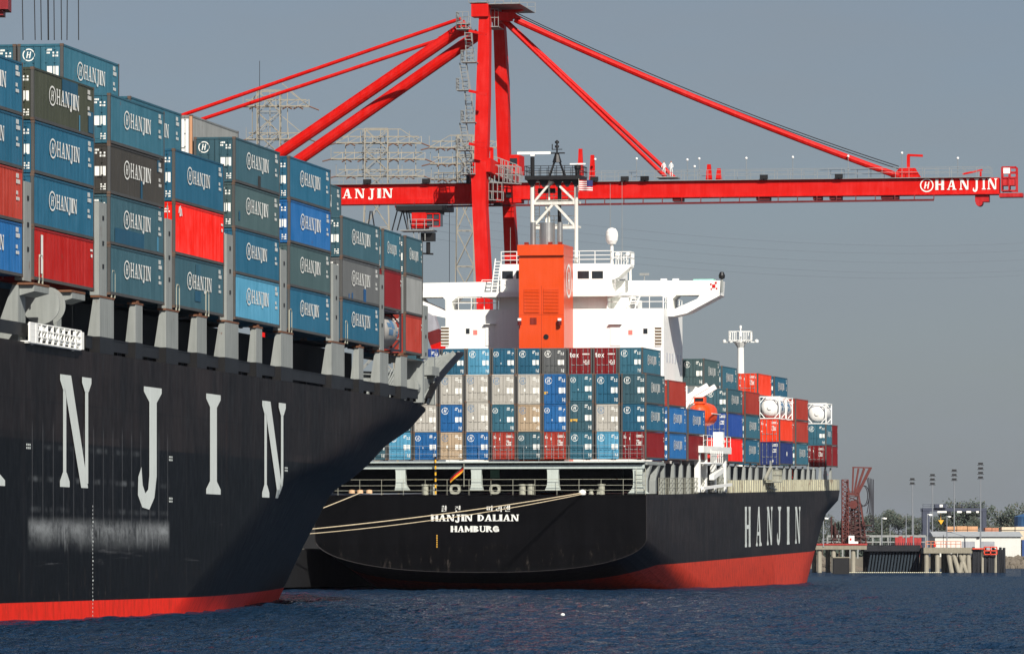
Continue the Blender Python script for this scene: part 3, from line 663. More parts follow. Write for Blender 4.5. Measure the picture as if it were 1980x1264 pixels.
# ---- near ship, starboard row: (bay start, tier height, [colour, lettering, patches] bottom to top)
T0 = 61.0
def tl(x, yy=500): return NEAR.px(x, yy, 0, B).y
nb = [
 ('stack cut by the picture edge', tl(46)-12.19, 2.62, [('bright','new',()),('brown','num',()),('blue','new',()),('blue','std',())]),
 ('stack over the stowed gangway', tl(66.5), 2.62, [('darkred','strip',()),('blue','new',()),('blue','std',()),('olive','std',((.46,.72,.5,.96,'blue'),(.9,.985,.08,.5,'blue'),(.74,.76,.05,.36,'light')))]),
 ('third stack along the near ship', tl(213), 2.62, [('darkteal','std',()),('darkteal','std',((.09,.62,.06,.36,'blue'),(.86,.89,.08,.38,'light'))),('char','std',((.86,.91,.72,.96,'blue'),(.55,.585,.06,.42,'blue'))),('teal','std',())]),
 ('fourth stack along the near ship', tl(339), 2.9, [('darkteal','std',((.4,.52,.2,.4,'blue'),(.42,.52,.62,.92,'teal'))),('red','red',()),('blue','new',())]),
 ('fifth stack along the near ship', tl(455), 2.62, [('light','std',()),('blue','new',()),('greygreen','std',((.09,.12,.2,.4,'blue'),)),('darkteal','std',((.5,.56,.02,.3,'char'),))]),
 ('sixth stack along the near ship', tl(561), 2.62, [('blue','new',()),('greygreen','std',()),('bright','std',()),('blue','std',())]),
 ('stack beside the short boxes', tl(662), 2.62, [('blue','std',()),('slate','std',((.56,.63,.05,.36,'bright'),(.17,.19,.05,.16,'bright'),(.25,.28,.06,.2,'bright'))),('darkteal','std',())]),
]
def lab(c, what, tier, n, stack):
    pos = 'topmost' if tier == n-1 else ORD[tier]
    return f'{CNAME[c]} {what}, {pos} of the {stack}'
what = {'std': 'lettered container', 'new': 'lettered container', 'num': 'plain container', 'strip': 'container with white strip', 'red': 'container with white mark', 'mark': 'plain container', 'small': 'short lettered container', 'dot': 'container with small emblem'}
for nm, t, H, tiers in nb:
    for i, (c, sd_, pt) in enumerate(tiers):
        wd = what[sd_]+(' with patches' if pt else '')
        container(NEAR, t, row_x(0), 16.78+i*H, H, c, lab(c, wd, i, len(tiers), nm), G1, sd_, 'std' if sd_ not in ('strip', 'red', 'num') else 'red', patch=pt)
# short boxes at the bow end
for nm, x, cols in (('short stack over the tank', 743, [None, ('maroon','mark'), ('teal','small')]), ('short stack at the bow end', 785, [('brown','mark'), ('midgrey',None), ('darkteal','small')])):
    for i, cc in enumerate(cols):
        if cc is None: continue
        container(NEAR, tl(x), row_x(0), 16.78+i*2.62, 2.62, cc[0], lab(cc[0], 'twenty-foot container', i, 3, nm), G1, cc[1], 'std' if cc[1] == 'small' else 'red', L=6.058)
def tank(S_, t, xc, z, label, group, frame, shell, L=6.058, H=2.59, logo=True):
    r = thing('tank_container', label, 'tank container', S_.M @ Matrix.Translation((xc, t, z)), group)
    f = MB(); hw = WD/2
    for x in (-hw+.06, hw-.06):
        for y in (.06, L-.06): f.bar((x, y, 0), (x, y, H), .13)
        for zz in (.07, H-.06): f.bar((x, .12, zz), (x, L-.12, zz), .1)
    for y in (.06, L-.06):
        for zz in (.07, H-.06): f.bar((-hw+.13, y, zz), (hw-.13, y, zz), .1)
        for sx in (-1, 1):
            for sz in (0, 1): f.bar((sx*(hw-.12), y, H/2+(sz-.5)*1.1), (sx*.55, y, H*sz+(.1 if sz == 0 else -.1)), .1)
    f.build('frame', frame, r)
    c = MB(); prof = [(.02, .18), (.5, .22), (.85, .34), (1.1, .62), (1.14, .75), (1.14, L-.75), (1.1, L-.62), (.85, L-.34), (.5, L-.22), (.02, L-.18)]
    c.lathe(prof, n=28); c.v = [(a, z_, b+H/2) for a, b, z_ in c.v]
    c.build('tank_shell', shell, r, smooth=True)
    mk = MB()
    if logo:
        for (a, b, e, g_) in ((.3,.5,.2,.5),(.52,.7,.15,.75),(.36,.6,-.3,.1),(.75,.86,-.1,.02),(.75,.86,-.3,-.2)):
            for i in range(4):
                th0, th1 = [math.asin(max(-.9, min(.9, (e+(g_-e)*j/4)/1.15))) for j in (i, i+1)]
                mk.add([(1.147*math.cos(th0), a*L, H/2+1.147*math.sin(th0)), (1.147*math.cos(th0), b*L, H/2+1.147*math.sin(th0)), (1.147*math.cos(th1), b*L, H/2+1.147*math.sin(th1)), (1.147*math.cos(th1), a*L, H/2+1.147*math.sin(th1))], [(0,1,2,3)])
        mk.build('tank_lettering', BLUEMARK, r, fix=False)
    mh = MB(); mh.tube((0, .10, H/2), (0, .19, H/2), .26, n=18); mh.tube((0, L/2, H/2+1.1), (0, L/2, H/2+1.27), .3, n=14); mh.build('manhole', shell, r)
    return r
TANKS = paint('tank_steel', (176, 172, 164), .45, .1)
tank(NEAR, tl(743), row_x(0), 16.78, 'pale tank container in a dark frame, lowest near the bow end', 'tank containers', paint('tank_frame_dark', (44, 40, 52), .6), TANKS)
# inboard boxes that show above the outer row
for (t, k, z, H, c, sd_, dr, lb) in [
  (tl(213), 1, 16.78+4*2.62, 2.62, 'teal', 'std', 'std', 'teal lettered container standing highest, end emblem showing behind the olive box'),
  (tl(213), 2, 16.78+4*2.62, 2.62, 'teal', 'std', 'std', 'teal container beside the highest lettered one, mostly cut by the picture edge'),
  (tl(339), 1, 16.78+3*2.9, 2.9, 'teal', 'std', 'std', 'teal container peeping out behind the top box of the third stack'),
  (tl(455), 1, 16.78+3*2.62+1.0, 2.9, 'midgrey', None, None, 'grey refrigerated container with white end behind the teal emblem box'),
  (tl(662), 1, 16.78+3*2.62, 2.62, 'darkteal', 'std', 'std', 'dark teal container half hidden above the stack of three'),
  (tl(818)+1.2, 1, 16.78+2*2.62, 2.62, 'brown', 'mark', 'red', 'brownish red container showing as a narrow strip past the bow end stack')]:
    o = container(NEAR, t, row_x(k), z, H, c, lb, G1, sd_, dr)
    if c == 'midgrey':
        m = MB(); m.box((-1.0, .0, .2), (1.0, .015, 2.65)); m.build('machine_end', WHITE, o)
        m = MB()
        for s_ in (-1, 1): m.box((s_*1.225, -.01, .1), (s_*1.06, .04, 2.8))
        m.build('corner_post', paint('worn_orange_post', (190, 140, 104), .7), o)
# plain boxes under the inboard ones so that nothing hangs in the air
for t, k, n, H in ((tl(213), 1, 4, 2.62), (tl(213), 2, 4, 2.62), (tl(339), 1, 3, 2.9), (tl(662), 1, 3, 2.62), (tl(818)+1.2, 1, 2, 2.62)):
    for i in range(n):
        container(NEAR, t, row_x(k), 16.78+i*H, H, ('darkteal', 'teal', 'blue')[i % 3], f'container hidden inboard, {ORD[i]}, in stack {i} behind the outer row', G1, None, None)
for i in range(3):
    container(NEAR, tl(455), row_x(1), 16.78+i*2.95, 2.95, 'midgrey', f'container hidden in the inboard row, {ORD[i]}, under the grey refrigerated one', G1, None, None)
# ---- far ship: stern block, seen door-end on.  Columns counted from the starboard side
DB = 12.52
A = [  # columns 0..10, bottom to top
 [('maroon','red',2.62,'mark'),('blue','std',2.62,'std'),('darkteal','std',2.9,'std')],
 [('light','std',2.62,'std'),('grey','grey',2.62,'std'),('blue','std',2.9,'std')],
 [('teal','std',2.62,'std'),('darkteal','std',2.9,'std'),('teal','low',2.62,'std')],
 [('brown','red',2.62,'mark'),('bright','low',2.62,'std'),('bright','std',2.9,'std')],
 [('darkteal','low',2.62,'std'),('tan','grey',2.62,'std'),('grey','grey',2.9,'std')],
 [('brown','red',2.62,'mark'),('teal','low',2.62,'std'),('grey','grey',2.9,'std')],
 [('bright','std',2.62,'std'),('grey','grey',2.9,'std'),('grey','grey',2.62,'std')],
 [('tan','grey',2.62,'std'),('bright','std',2.62,'std'),('grey','grey',2.9,'std')],
 [('bright','low',2.62,'std'),('grey','grey',2.62,'std'),('grey','grey',2.9,'std')],
 [('light','std',2.62,'std'),('teal','std',2.62,'std'),('grey','grey',2.9,'std')],
 [('darkteal','std',2.62,'std'),('blue','std',2.62,'std'),('blue','std',2.9,'std')],
 [('blue','std',2.62,'std'),('teal','std',2.62,'std')], [('teal','std',2.62,'std')]]
CO = ['first', 'second', 'third', 'fourth', 'fifth', 'sixth', 'seventh', 'eighth', 'ninth', 'tenth', 'eleventh', 'twelfth', 'thirteenth']
RW = ['bottom row', 'middle row', 'top row']
for k, col in enumerate(A):
    z = DB
    for i, (c, dr, H, sd_) in enumerate(col):
        pt = ()
        o = container(FAR, 0.2, row_x(k), z, H, c, f'{CNAME[c]} container, {RW[i]} of the stern stack, {CO[k]} from its outer corner', G2, sd_, dr)
        if (k, i) in ((2, 1), (3, 2), (6-4, 1)):
            m = MB(); m.add([(-1.05,.012,.95),(-.35 if k == 2 else -.7,.012,.95),(-.35 if k == 2 else -.7,.012,1.2),(-1.05,.012,1.2)], [(0,1,2,3)]); m.build('yellow_label', YMARK, o, fix=False)
        z += H
for k, (c, dr) in {1:('teal','std'),2:('maroon','tex'),3:('maroon','tex'),4:('slate','std'),5:('blue','std'),6:('blue','low'),7:('light','std'),8:('blue','low'),9:('royal','std')}.items():
    nm = 'with three white letters' if dr == 'tex' else 'with round white emblem'
    container(FAR, 15.0, row_x(k), DB+3*2.62+.55, 2.62, c, f'{CNAME[c]} container {nm}, row just under the house, {CO[k-1]} from its end', G2, 'std' if k == 1 else None, dr)
def col_(t, k, z, boxes, nm, L=12.192):
    for i, b in enumerate(boxes):
        if b is None: z += 2.62; continue
        c, sd_, dr, H = b
        container(FAR, t, row_x(k), z, H, c, lab(c, what.get(sd_, 'plain container') if L > 7 else 'twenty-foot container', i, len(boxes), nm), G2, sd_, dr, L=L); z += H
def tf(x, y=850): return FAR.px(x, y, 0, B).y
col_(tf(1294), 0, DB, [('bright','std','std',2.62),('bright','std','std',2.62),('brown','mark','red',2.62)], 'stack just ahead of the stern stack')
col_(tf(1331.5), 0, DB, [('maroon','mark','red',2.62),('bright','std','std',2.62)], 'stack beside the white gangway tower')
col_(tf(1408), 0, DB, [('red','mark','navy',2.62),('royal','mark','navy',2.62),('darkteal','std','std',2.62)], 'stack behind the orange lifeboat')
col_(tf(1408), 1, DB, [('teal','std','std',2.62),('teal','std','std',2.62),('midgrey',None,'grey',2.9),('greygreen','std','std',2.9)], 'inner stack behind the lifeboat')
col_(tf(1442), 0, DB, [('blue','std','std',2.62),('teal','std','std',2.62),('brown','mark','red',2.62)], 'stack ahead of the lifeboat stack')
col_(tf(1442), 1, DB, [('blue','std','std',2.62),('blue','std','std',2.62),('midgrey','mark','red',2.62),('teal','std','std',2.75)], 'inner stack ahead of the lifeboat stack')
col_(tf(1509), 0, DB, [('navy','dot','navy',2.62),('orange','mark','red',2.62)], 'stack under the white tanks')
col_(tf(1509), 1, DB, [('blue','std','std',2.62),('blue','std','std',2.62),('blue','std','std',2.62),('orange','mark','red',2.62)], 'inner stack beside the white tanks')
col_(tf(1540), 0, DB, [('teal','std','std',2.62),('brown','mark','red',2.62),('brown','mark','red',2.62)], 'stack ahead of the white tanks')
col_(tf(1540), 1, DB, [('blue','std','std',2.62),('blue','std','std',2.62),('blue','std','std',2.62),('blue','std','std',2.62)], 'inner stack ahead of the white tanks')
tH = tf(1598.5)
for dt, cs in ((0, [('maroon','mark','red',2.62),('teal','small','std',2.62)]), (6.15, [('maroon','mark','red',2.62),('maroon','mark','red',2.62)])):
    col_(tH+dt, 0, DB, cs, 'short stack at the bow' if dt == 0 else 'foremost short stack', L=6.058)
WTANK = paint('white_tank', (232, 230, 224), .45, .06)
tank(FAR, tH, row_x(0), DB+5.24, 'white tank container in white frame on the foremost stack', 'tank containers', WHITE, WTANK, logo=False)
tank(FAR, tf(1509), row_x(0), DB+5.24, 'white tank container above the orange-red box, its end facing the stern', 'tank containers', WHITE, WTANK)
tank(FAR, tf(1509)+6.1, row_x(0), DB+5.24, 'white tank container just ahead of the other white tank', 'tank containers', WHITE, WTANK)
# ------------------------------------------------------------------ far ship
far = thing('container_ship', 'black container ship seen from its stern, white house and orange funnel, red boot stripe', 'ship', FAR.M, 'container ships')
FD = lambda t: 9.1+.0034*min(t, 165)
fh = MB()
ts = [0, 2, 5, 9, 14, 20, 28, 38, 50, 65, 80, 100]; nv = 15
secs = []
for t in ts:
    zb = max(-5.2, 1.72-.20*t-.0004*t*t); zk = max(-3.0, 4.9-.115*t)
    r = []
    for j in range(nv):
        a = math.pi/2*j/(nv-1); e = .55
        r.append((B*math.sin(a)**(.8) if t == 0 else B*math.sin(a)**.8, t, zk-(zk-zb)*math.cos(a)))
    r.append((B, t, (zk+FD(t))/2)); r.append((B, t, FD(t))); secs.append(r)
m_ = len(secs[0])
for sg in (1, -1):
    vs = [(sg*a, t, z) for r in secs for a, t, z in r]
    fs = [(i*m_+j, (i+1)*m_+j, (i+1)*m_+j+1, i*m_+j+1) for i in range(len(secs)-1) for j in range(m_-1)]
    fh.add(vs, [f if sg > 0 else f[::-1] for f in fs])
fh.add([(-a, t, z) for a, t, z in secs[0][::-1]]+[(a, t, z) for a, t, z in secs[0][1:]], [tuple(range(2*m_-1))])
vs = [p for t in ts for p in ((-B, t, FD(t)-.02), (B, t, FD(t)-.02))]
fh.add(vs, [(2*i, 2*i+1, 2*i+3, 2*i+2) for i in range(len(ts)-1)])
fore_grid(fh, FTAB, 100, [-4, -2.5, -1, 0, 1, 2, 3, 4, 5.2, 6, 6.7, 7.1, 7.5, 8, 8.4, 9, 9.6], FD)
far_hull = fh.build('hull', hull_mat('far_hull_paint', 2.3, None, (-3, True), 2.2, (206, 58, 30), (158, 52, 34), .75), far, fix=False)
for p in far_hull.data.polygons: p.use_smooth = p.center.y > .5 and abs(p.normal.z) < .7 and p.center.z < 8.9
ed = MB(); E_ = [(-a, t, z) for a, t, z in secs[0][::-1]]+[(a, t, z) for a, t, z in secs[0][1:]]
ed.path([(x, t-.05, z) for x, t, z in E_], .035, 5); ed.build('stern_edge_tube', paint('edge_tube_black', (34, 30, 30), .6, .3), far)  # added tube stands in for the highlight line along the transom edge
# bow letters
XS = [(1440,1451),(1461,1472),(1482.5,1493),(1502,1510),(1521.3,1526.3),(1537,1547)]
YB = [1057,1055,1053,1040,1052,1050]
hull_text(FAR, FTAB, [(c, a, b, 979, y) for c, (a, b), y in zip('HANJIN', XS, YB)], far, 'hull_letter', HLETTER)
# name and port on the stern
def stern_text(txt, xl, xr, yt, yb, name, bold=0):
    a, b = FAR.px(xl, yb, 1, 0), FAR.px(xr, yt, 1, 0); h = b.z-a.z; wx = (b.x-a.x)/text_width(txt, h)
    P, _ = text_polys(txt, a.x, a.z, h, 1, wx)
    P += [[(u+.03, v) for u, v in p] for p in P]
    sheet(P, lambda x, z, l: Vector((x, -.03-l, z)), 0, .004).build(name, LETTER, far, fix=False)
stern_text('HANJIN DALIAN', 833, 1004, 994, 1007, 'ship_name_lettering'); stern_text('HAMBURG', 871, 965, 1016, 1028, 'home_port_lettering')
kr = MB()
def stroke(cx, cy, s, pts):
    for p, q in pts:
        a = FAR.px(cx+p[0]*s, cy+p[1]*s, 1, -.04); b = FAR.px(cx+q[0]*s, cy+q[1]*s, 1, -.04); kr.bar((a.x, -.04, a.z), (b.x, -.04, b.z), .10, .03)
ring_ = lambda x, y, r: [((x+r*math.cos(i*math.pi/4), y+r*math.sin(i*math.pi/4)), (x+r*math.cos((i+1)*math.pi/4), y+r*math.sin((i+1)*math.pi/4))) for i in range(8)]
stroke(858, 983, 1, [((-4,-4),(2,-4)),((-1,-6),(-1,-4))]+ring_(-1,0,2.2)+[((4,-6),(4,3)),((4,-2),(6,-2)),((-3,3),(-3,5)),((-3,5),(5,5))])
stroke(885, 983, 1, [((-5,-4),(2,-4)),((-1,-4),(-5,1)),((-1,-4),(2,1)),((4,-6),(4,2)),((-3,3),(-3,5.5)),((-3,5.5),(5,5.5))])
stroke(947, 982, 1, [((-5,-3),(-5,3)),((-5,-3),(-2,-3)),((-5,3),(-2,3)),((-1,-3),(-1,3)),((-1,-3),(2,-3)),((-1,3),(2,3)),((4,-5),(4,5)),((4,0),(6.5,0))])
stroke(966, 983, 1, [((-6,-4),(-1,-4)),((-1,-4),(-1,0)),((-1,0),(-6,0)),((-6,0),(-6,4)),((-6,4),(0,4)),((3,-5),(3,6))])
stroke(980, 982, 1, ring_(-3,-1,2.4)+[((2,-5),(2,3)),((5,-6),(5,3)),((0,-1),(2,-1)),((-2,4),(-2,6)),((-2,6),(6,6))])
kr.build('stern_lettering', LETTER, far)
ym = MB(); a, b = FAR.px(845, 1032, 1, 0), FAR.px(845, 1058, 1, 0)
for i in range(6): z0 = b.z+(a.z-b.z)*i/6; ym.box((a.x-.05, -.012, z0), (a.x+.05, -.03, z0+(a.z-b.z)/9))
ym.build('draught_marking', YMARK, far)
# ---- mooring deck at the stern: beam, flared pillars, dark space behind, railing
zb1, zb0 = FAR.px(900, 892, 1, .3).z, FAR.px(900, 906, 1, .3).z; xr_ = FAR.px(1246, 900, 1, .3).x
bm_ = MB(); bm_.box((-B+.1, .9, zb0+.35), (xr_, 1.25, zb1), 0); bm_.box((-B+.1, .35, zb0), (xr_, .6, zb0+.34), 1)
bm_.box((-B+.1, -.1, zb1-.12), (xr_, 13, zb1-.002), 1)
for i in range(26):
    x = -B+.5+i*(xr_+B-1)/25; bm_.poly([(x, .2, zb1-.13), (x, .9, zb1-.13), (x, .9, zb1-.5)], (.07, 0, 0))
bm_.build('stern_beam', [paint('grey_beam', (98, 104, 106), .6), paint('pale_grey_trim', (176, 186, 180), .55, .08, .2, .2)], far)
dk = MB(); dk.box((-B+.4, 6.5, 9.3), (B-3.2, 6.8, zb1-.16)); dk.box((-B+.4, 1.3, zb1-.3), (xr_-.2, 12, zb1-.16)); dk.box((-B+1, 16, 9.4), (B-1.1, 42, 12.2)); dk.box((-B+1, 58, 9.4), (B-1.1, 150, 12.2)); dk.box((-11, 150, 9.6), (11, 166, 12.2)); dk.build('hatch_coaming', DARKIN, far)
def flare(x0, x1, xa, xb, name='stern_pillar', yt=905, yb=947):
    t_, u_ = FAR.px(x0, yt, 1, .5), FAR.px(x1, yt, 1, .5); v_, w_ = FAR.px(xa, yb, 1, .5), FAR.px(xb, yb, 1, .5); n = 8; L, R = [], []
    for i in range(n+1):
        f = i/n; e = max(0, (abs(f-.45)-.22)/.55)**1.5*1.9; z = t_.z+(max(v_.z, 9.12)-t_.z)*f
        mid0, mid1 = max(t_.x, v_.x)+.12, min(u_.x, w_.x)-.12
        xe0 = t_.x if f < .45 else v_.x; xe1 = u_.x if f < .45 else w_.x
        L.append((mid0+(xe0-mid0)*min(1, e), z)); R.append((mid1+(xe1-mid1)*min(1, e), z))
    p = MB(); p.poly([(x, .45, z) for x, z in L]+[(x, .45, z) for x, z in reversed(R)], (0, .7, 0)); return p.build(name, CREAMG, far)
CREAMG = paint('pale_grey_pillar', (182, 190, 182), .55, .08, .3, .2)
flare(763, 786, 763, 792); flare(909, 933, 908, 934); flare(1056, 1082, 1053, 1083); flare(1222, 1244, 1212, 1256, yb=954)
rl = MB(); zr = lambda x: 9.14
rl.rail([(-B+.1, .12, 9.1), (B-.1, .12, 9.1)], 1.5, .016, 2.1, (1, .62, .3)); rl.build('stern_railing', CREAM, far)
rl = MB(); rl.rail([(-B+.1, -.06, zb1), (xr_, -.06, zb1)], 1.5, .014, 1.45, (1, .5)); rl.build('platform_railing', GALV, far)
for x in (880, 957):      # round fairleads
    p = MB(); c = FAR.px(x, 936, 1, .35); n = 20; P, Q = [], []
    for i in range(n):
        a = 2*math.pi*i/n; P.append((c.x+.30*math.cos(a), .25, 9.68+.27*math.sin(a))); rr = 1/max(abs(math.cos(a)), abs(math.sin(a)))**.55*.52; Q.append((c.x+rr*math.cos(a), .25, 9.66+rr*math.sin(a)*.9))
    p.add(P+Q+[(a, .7, b) for a, _, b in P+Q], [(i, (i+1) % n, n+(i+1) % n, n+i) for i in range(n)]+[(2*n+i, 3*n+i, 3*n+(i+1) % n, 2*n+(i+1) % n) for i in range(n)]+[(i, 2*n+i, 2*n+(i+1) % n, (i+1) % n) for i in range(n)]+[(n+i, n+(i+1) % n, 3*n+(i+1) % n, 3*n+i) for i in range(n)])
    p.build('fairlead', CREAM, far)
for x in (822, 838, 1010, 1026, 1163):
    p = MB(); c = FAR.px(x, 940, 1, .9); p.lathe([(0,0),(.32,0),(.32,.85),(.4,.87),(.4,1.0),(0,1.02)], (c.x, .9, 9.14), 14); p.build('bollard', CREAM, far)
p = MB(); c = FAR.px(1148, 946, 1, .8)
for i in range(3): p.lathe([(0,0),(.25,0),(.18,.3),(.3,.5),(0,.52)], (c.x+i*.75-1, .8, 9.14), 12)
p.build('roller_fairlead', CREAM, far)
p = MB(); a = FAR.px(842, 905, 1, -.2); z0 = 9.2
for i in range(12): p.tube((a.x, -.2, z0+i*.3), (a.x, -.2, z0+(i+1)*.3), .09, n=8, mi=i % 2)
p.build('striped_pole', [YELLOW, BLACK], far)
p = MB(); c = FAR.px(957, 916, 1, 6.45); p.box((c.x-.45, 6.42, c.z-.4), (c.x+.45, 6.49, c.z+.4)); p.build('window', paint('green_glass', (110, 160, 140), .4), far)
# ladder at the quarter
p = MB(); a, b = FAR.px(1237, 948, 0, B-1.0), FAR.px(1237, 907, 0, B-1.0); p.ladder((B-1.0, .2, 9.2), (B-1.0, .2, zb0), (.9, 0, 0), .38); p.build('ladder', CREAM, far)
# slanted corner brackets of the lashing platform
for t in (.8, 6.2):
    p = MB(); p.poly([(B-.05, t, 9.2), (B-.05, t+.9, 9.2), (B-.05, t+.9, zb1-1.6), (B-.05, t+4.2, zb1-.15), (B-.05, t+2.6, zb1-.1), (B-.05, t+.1, zb1-1.9)], (-.6, 0, 0)); p.build('lashing_bracket', GREY, far)
p = MB(); p.box((B-.9, 1, zb1-.35), (B-.02, 13, zb1-.14)); p.build('deck_edge_girder', GREY, far)
# starboard side posts, railing and bulwark
ph = zb1-.25
t = 12.6; i = 0
while t < 164.5:
    if not (43.5 < t < 56):
        zd = FD(t); p = MB(); a = 1.1; tall = ph+ (.55 if i % 3 == 2 else 0)
        p.add([(B-.15,t,zd),(B-.15,t+a,zd),(B-.62,t+a,zd),(B-.62,t,zd),(B-.15,t+.28,ph),(B-.15,t+a,ph),(B-.42,t+a,ph),(B-.42,t+.28,ph)], [(0,1,5,4),(1,2,6,5),(2,3,7,6),(3,0,4,7),(4,5,6,7),(3,2,1,0)])
        p.box((B-.4, t+.35, ph+.004), (B-.2, t+.6, tall+.35)); p.build('support_post', GREY, far)
    t += 5.6 if i % 3 else 7.0; i += 1
rl = MB(); rl.rail([(B-.1, 9, FD(9)), (B-.1, 60, FD(60))], 1.6, .022, 1.1, (1, .7, .4)); rl.build('side_railing', CREAM, far)
def bul(t): return (hb(FTAB, t, 9.6)-.04, t)
tt = [60+i*2.0 for i in range(53)]+[166+i*3 for i in range(26)]
for sg in (1, -1):
    bwk = MB()
    for a, b in zip(tt[:-1], tt[1:]):
        (x0, y0), (x1, y1) = bul(a), bul(b)
        if x1 <= .3: continue
        q = [(sg*x0, y0, FD(y0)), (sg*x1, y1, FD(y1)), (sg*x1, y1, FD(y1)+1.35), (sg*x0, y0, FD(y0)+1.35)]
        bwk.add(q+[(v[0]-sg*.08, v[1], v[2]) for v in q], [(0,1,2,3),(7,6,5,4),(3,2,6,7)])
        if b < 166: bwk.box((sg*(B-.03), a, FD(a)+.02), (sg*(B+.04), a+.12, FD(a)+1.34))
    bwk.build('bulwark', paint('cream_bulwark', (190, 186, 160), .6, .15, 1.0, .5), far)
for x, hgt in ((1366, 0), (1490, 0)): pass
# side platforms with railing (pilot and gangway stations)
p = MB(); q = FAR.px(1488, 930, 0, B)
p.box((B-.1, q.y-4, FD(110)+1.0), (B+.9, q.y+4, FD(110)+1.12)); p.rail([(B+.85, q.y-4, FD(110)+1.12), (B+.85, q.y+4, FD(110)+1.12)], 1.3, .04, .9); p.bar((B+.3, q.y-6, FD(110)+1.4), (B+.3, q.y-1, ph+.1), .3); p.bar((B+.3, q.y+4, FD(110)+.2), (B+.3, q.y-3, FD(110)+.5), .16); p.build('gangway_platform', CREAM, far)
# ---- white gangway tower beside the house
gt0, gt1 = side_t(FAR, 1352, 930), side_t(FAR, 1402, 930); zt_ = FAR.px(1376, 876, 0, B).z
p = MB()
for y in (gt0, gt0+5, gt1-8, gt1): p.box((B-.5, y, FD(50)+.1), (B+.05, y+.9, zt_))
p.box((B-2.2, gt0-.3, zt_+.002), (B+.5, gt1+1.4, zt_+.7)); p.box((B-2, gt0, FD(50)+.1), (B-1.9, gt1, zt_), 1)
p.rail([(B+.45, gt0, zt_+.7), (B+.45, gt1+1, zt_+.7)], 1.1, .025, 3.2); p.box((B-.1, gt0+2, FD(50)+3.0), (B+1.0, gt0+11, FD(50)+3.15)); p.rail([(B+.95, gt0+2, FD(50)+3.15), (B+.95, gt0+11, FD(50)+3.15)], 1.3, .035, 1.5)
p.bar((B+.3, gt0, FD(50)+.5), (B+.6, gt1, FD(50)+.9), .3); p.bar((B+.6, gt0+5, FD(50)+1.6), (B+.7, gt0+12, FD(50)+2.4), .5)
p.box((B-1.0, gt1-2, zt_+.7), (B, gt1-.6, zt_+2.3)); p.tube((B-.6, gt0+6, zt_+.7), (B-.6, gt0+6, zt_+2.6), .25)
p.build('gangway_tower', [WHITE, BLACKP], far)
# ---- house
HT = 44.0
hp = lambda x, y, t=HT: FAR.px(x, y, 1, t)
HB = 11.45; z_lo = hp(1100, 597).z; z_wb = hp(1200, 571).z; z_wt = hp(1200, 543).z; z_br = hp(1200, 508).z
hs = MB(); hs.box((-HB, HT, 9.0), (HB, 58, z_lo)); xa, xb = hp(963, 560).x, hp(1172, 560).x
hs.box((xa, HT+.6, z_lo+.002), (xb, 57, z_wb-.1)); 
hs.box((hp(935, 557).x, HT-1.0, z_wb-.1), (hp(1192, 557).x, 57.5, z_wb+.42))       # bridge deck ledge
hs.box((xa+.1, HT+.9, z_wb+.422), (hp(1180, 520).x, 56, z_br)); 
house = hs.build('deckhouse', WHITE, far)
def hbox(x0, x1, y0, y1, name, mat, t=HT, d=.03, dep=.03):
    a, b = hp(x0, y1, t), hp(x1, y0, t); p = MB(); p.box((a.x, t-d, a.z), (b.x, t-.004, b.z)); return p.build(name, mat, house)
for x0, x1 in ((971,992),(998,1004),(1117,1139),(1144.5,1166)):
    a, b = hp(x0, 539, HT+.9), hp(x1, 524, HT+.9); p = MB(); p.box((a.x, HT+.87, a.z), (b.x, HT+.896, b.z)); p.build('bridge_window', GLASS, house)
for x0, x1, y0, y1 in ((945,952,635,645),(901,908,635,645),(1184,1192,635,645),(1244,1252,635,645)): hbox(x0, x1, y0, y1, 'window', GLASS)
for x0, x1 in ((915,923),(1215,1223)): hbox(x0, x1, 638, 647, 'fire_locker', paint('pink_red_locker', (226, 120, 110), .6))
hbox(1115, 1123, 635, 646, 'warning_panel', FUNNEL, HT+.6, .06)
for x0, x1 in ((939, 957), (1180, 1200)):
    a, b = hp(x0, 668), hp(x1, 628); p = MB(); p.box((a.x, HT-.06, a.z), (b.x, HT-.004, b.z)); p.box((a.x-.15, HT-.4, b.z+.05), (b.x+.15, HT-.004, b.z+.12)); p.build('door', WHITE, house)
for x0, x1 in ((853, 868), (1267, 1279)):
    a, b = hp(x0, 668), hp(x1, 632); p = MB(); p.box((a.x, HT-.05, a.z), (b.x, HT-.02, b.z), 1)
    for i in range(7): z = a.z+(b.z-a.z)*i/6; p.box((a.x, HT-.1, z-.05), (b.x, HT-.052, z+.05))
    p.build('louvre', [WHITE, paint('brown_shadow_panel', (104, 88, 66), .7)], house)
for x, y in ((1330, 672), (1330, 642), (1310, 690)): pass
p = MB()
for z in (FAR.px(1300, 693, 0, HB).z,):
    for i in range(6): p.box((HB-.001, 46+i*2, z-.5), (HB+.02, 46.8+i*2, z+.5))
p.build('side_window', paint('pale_window', (196, 200, 204), .4), house)
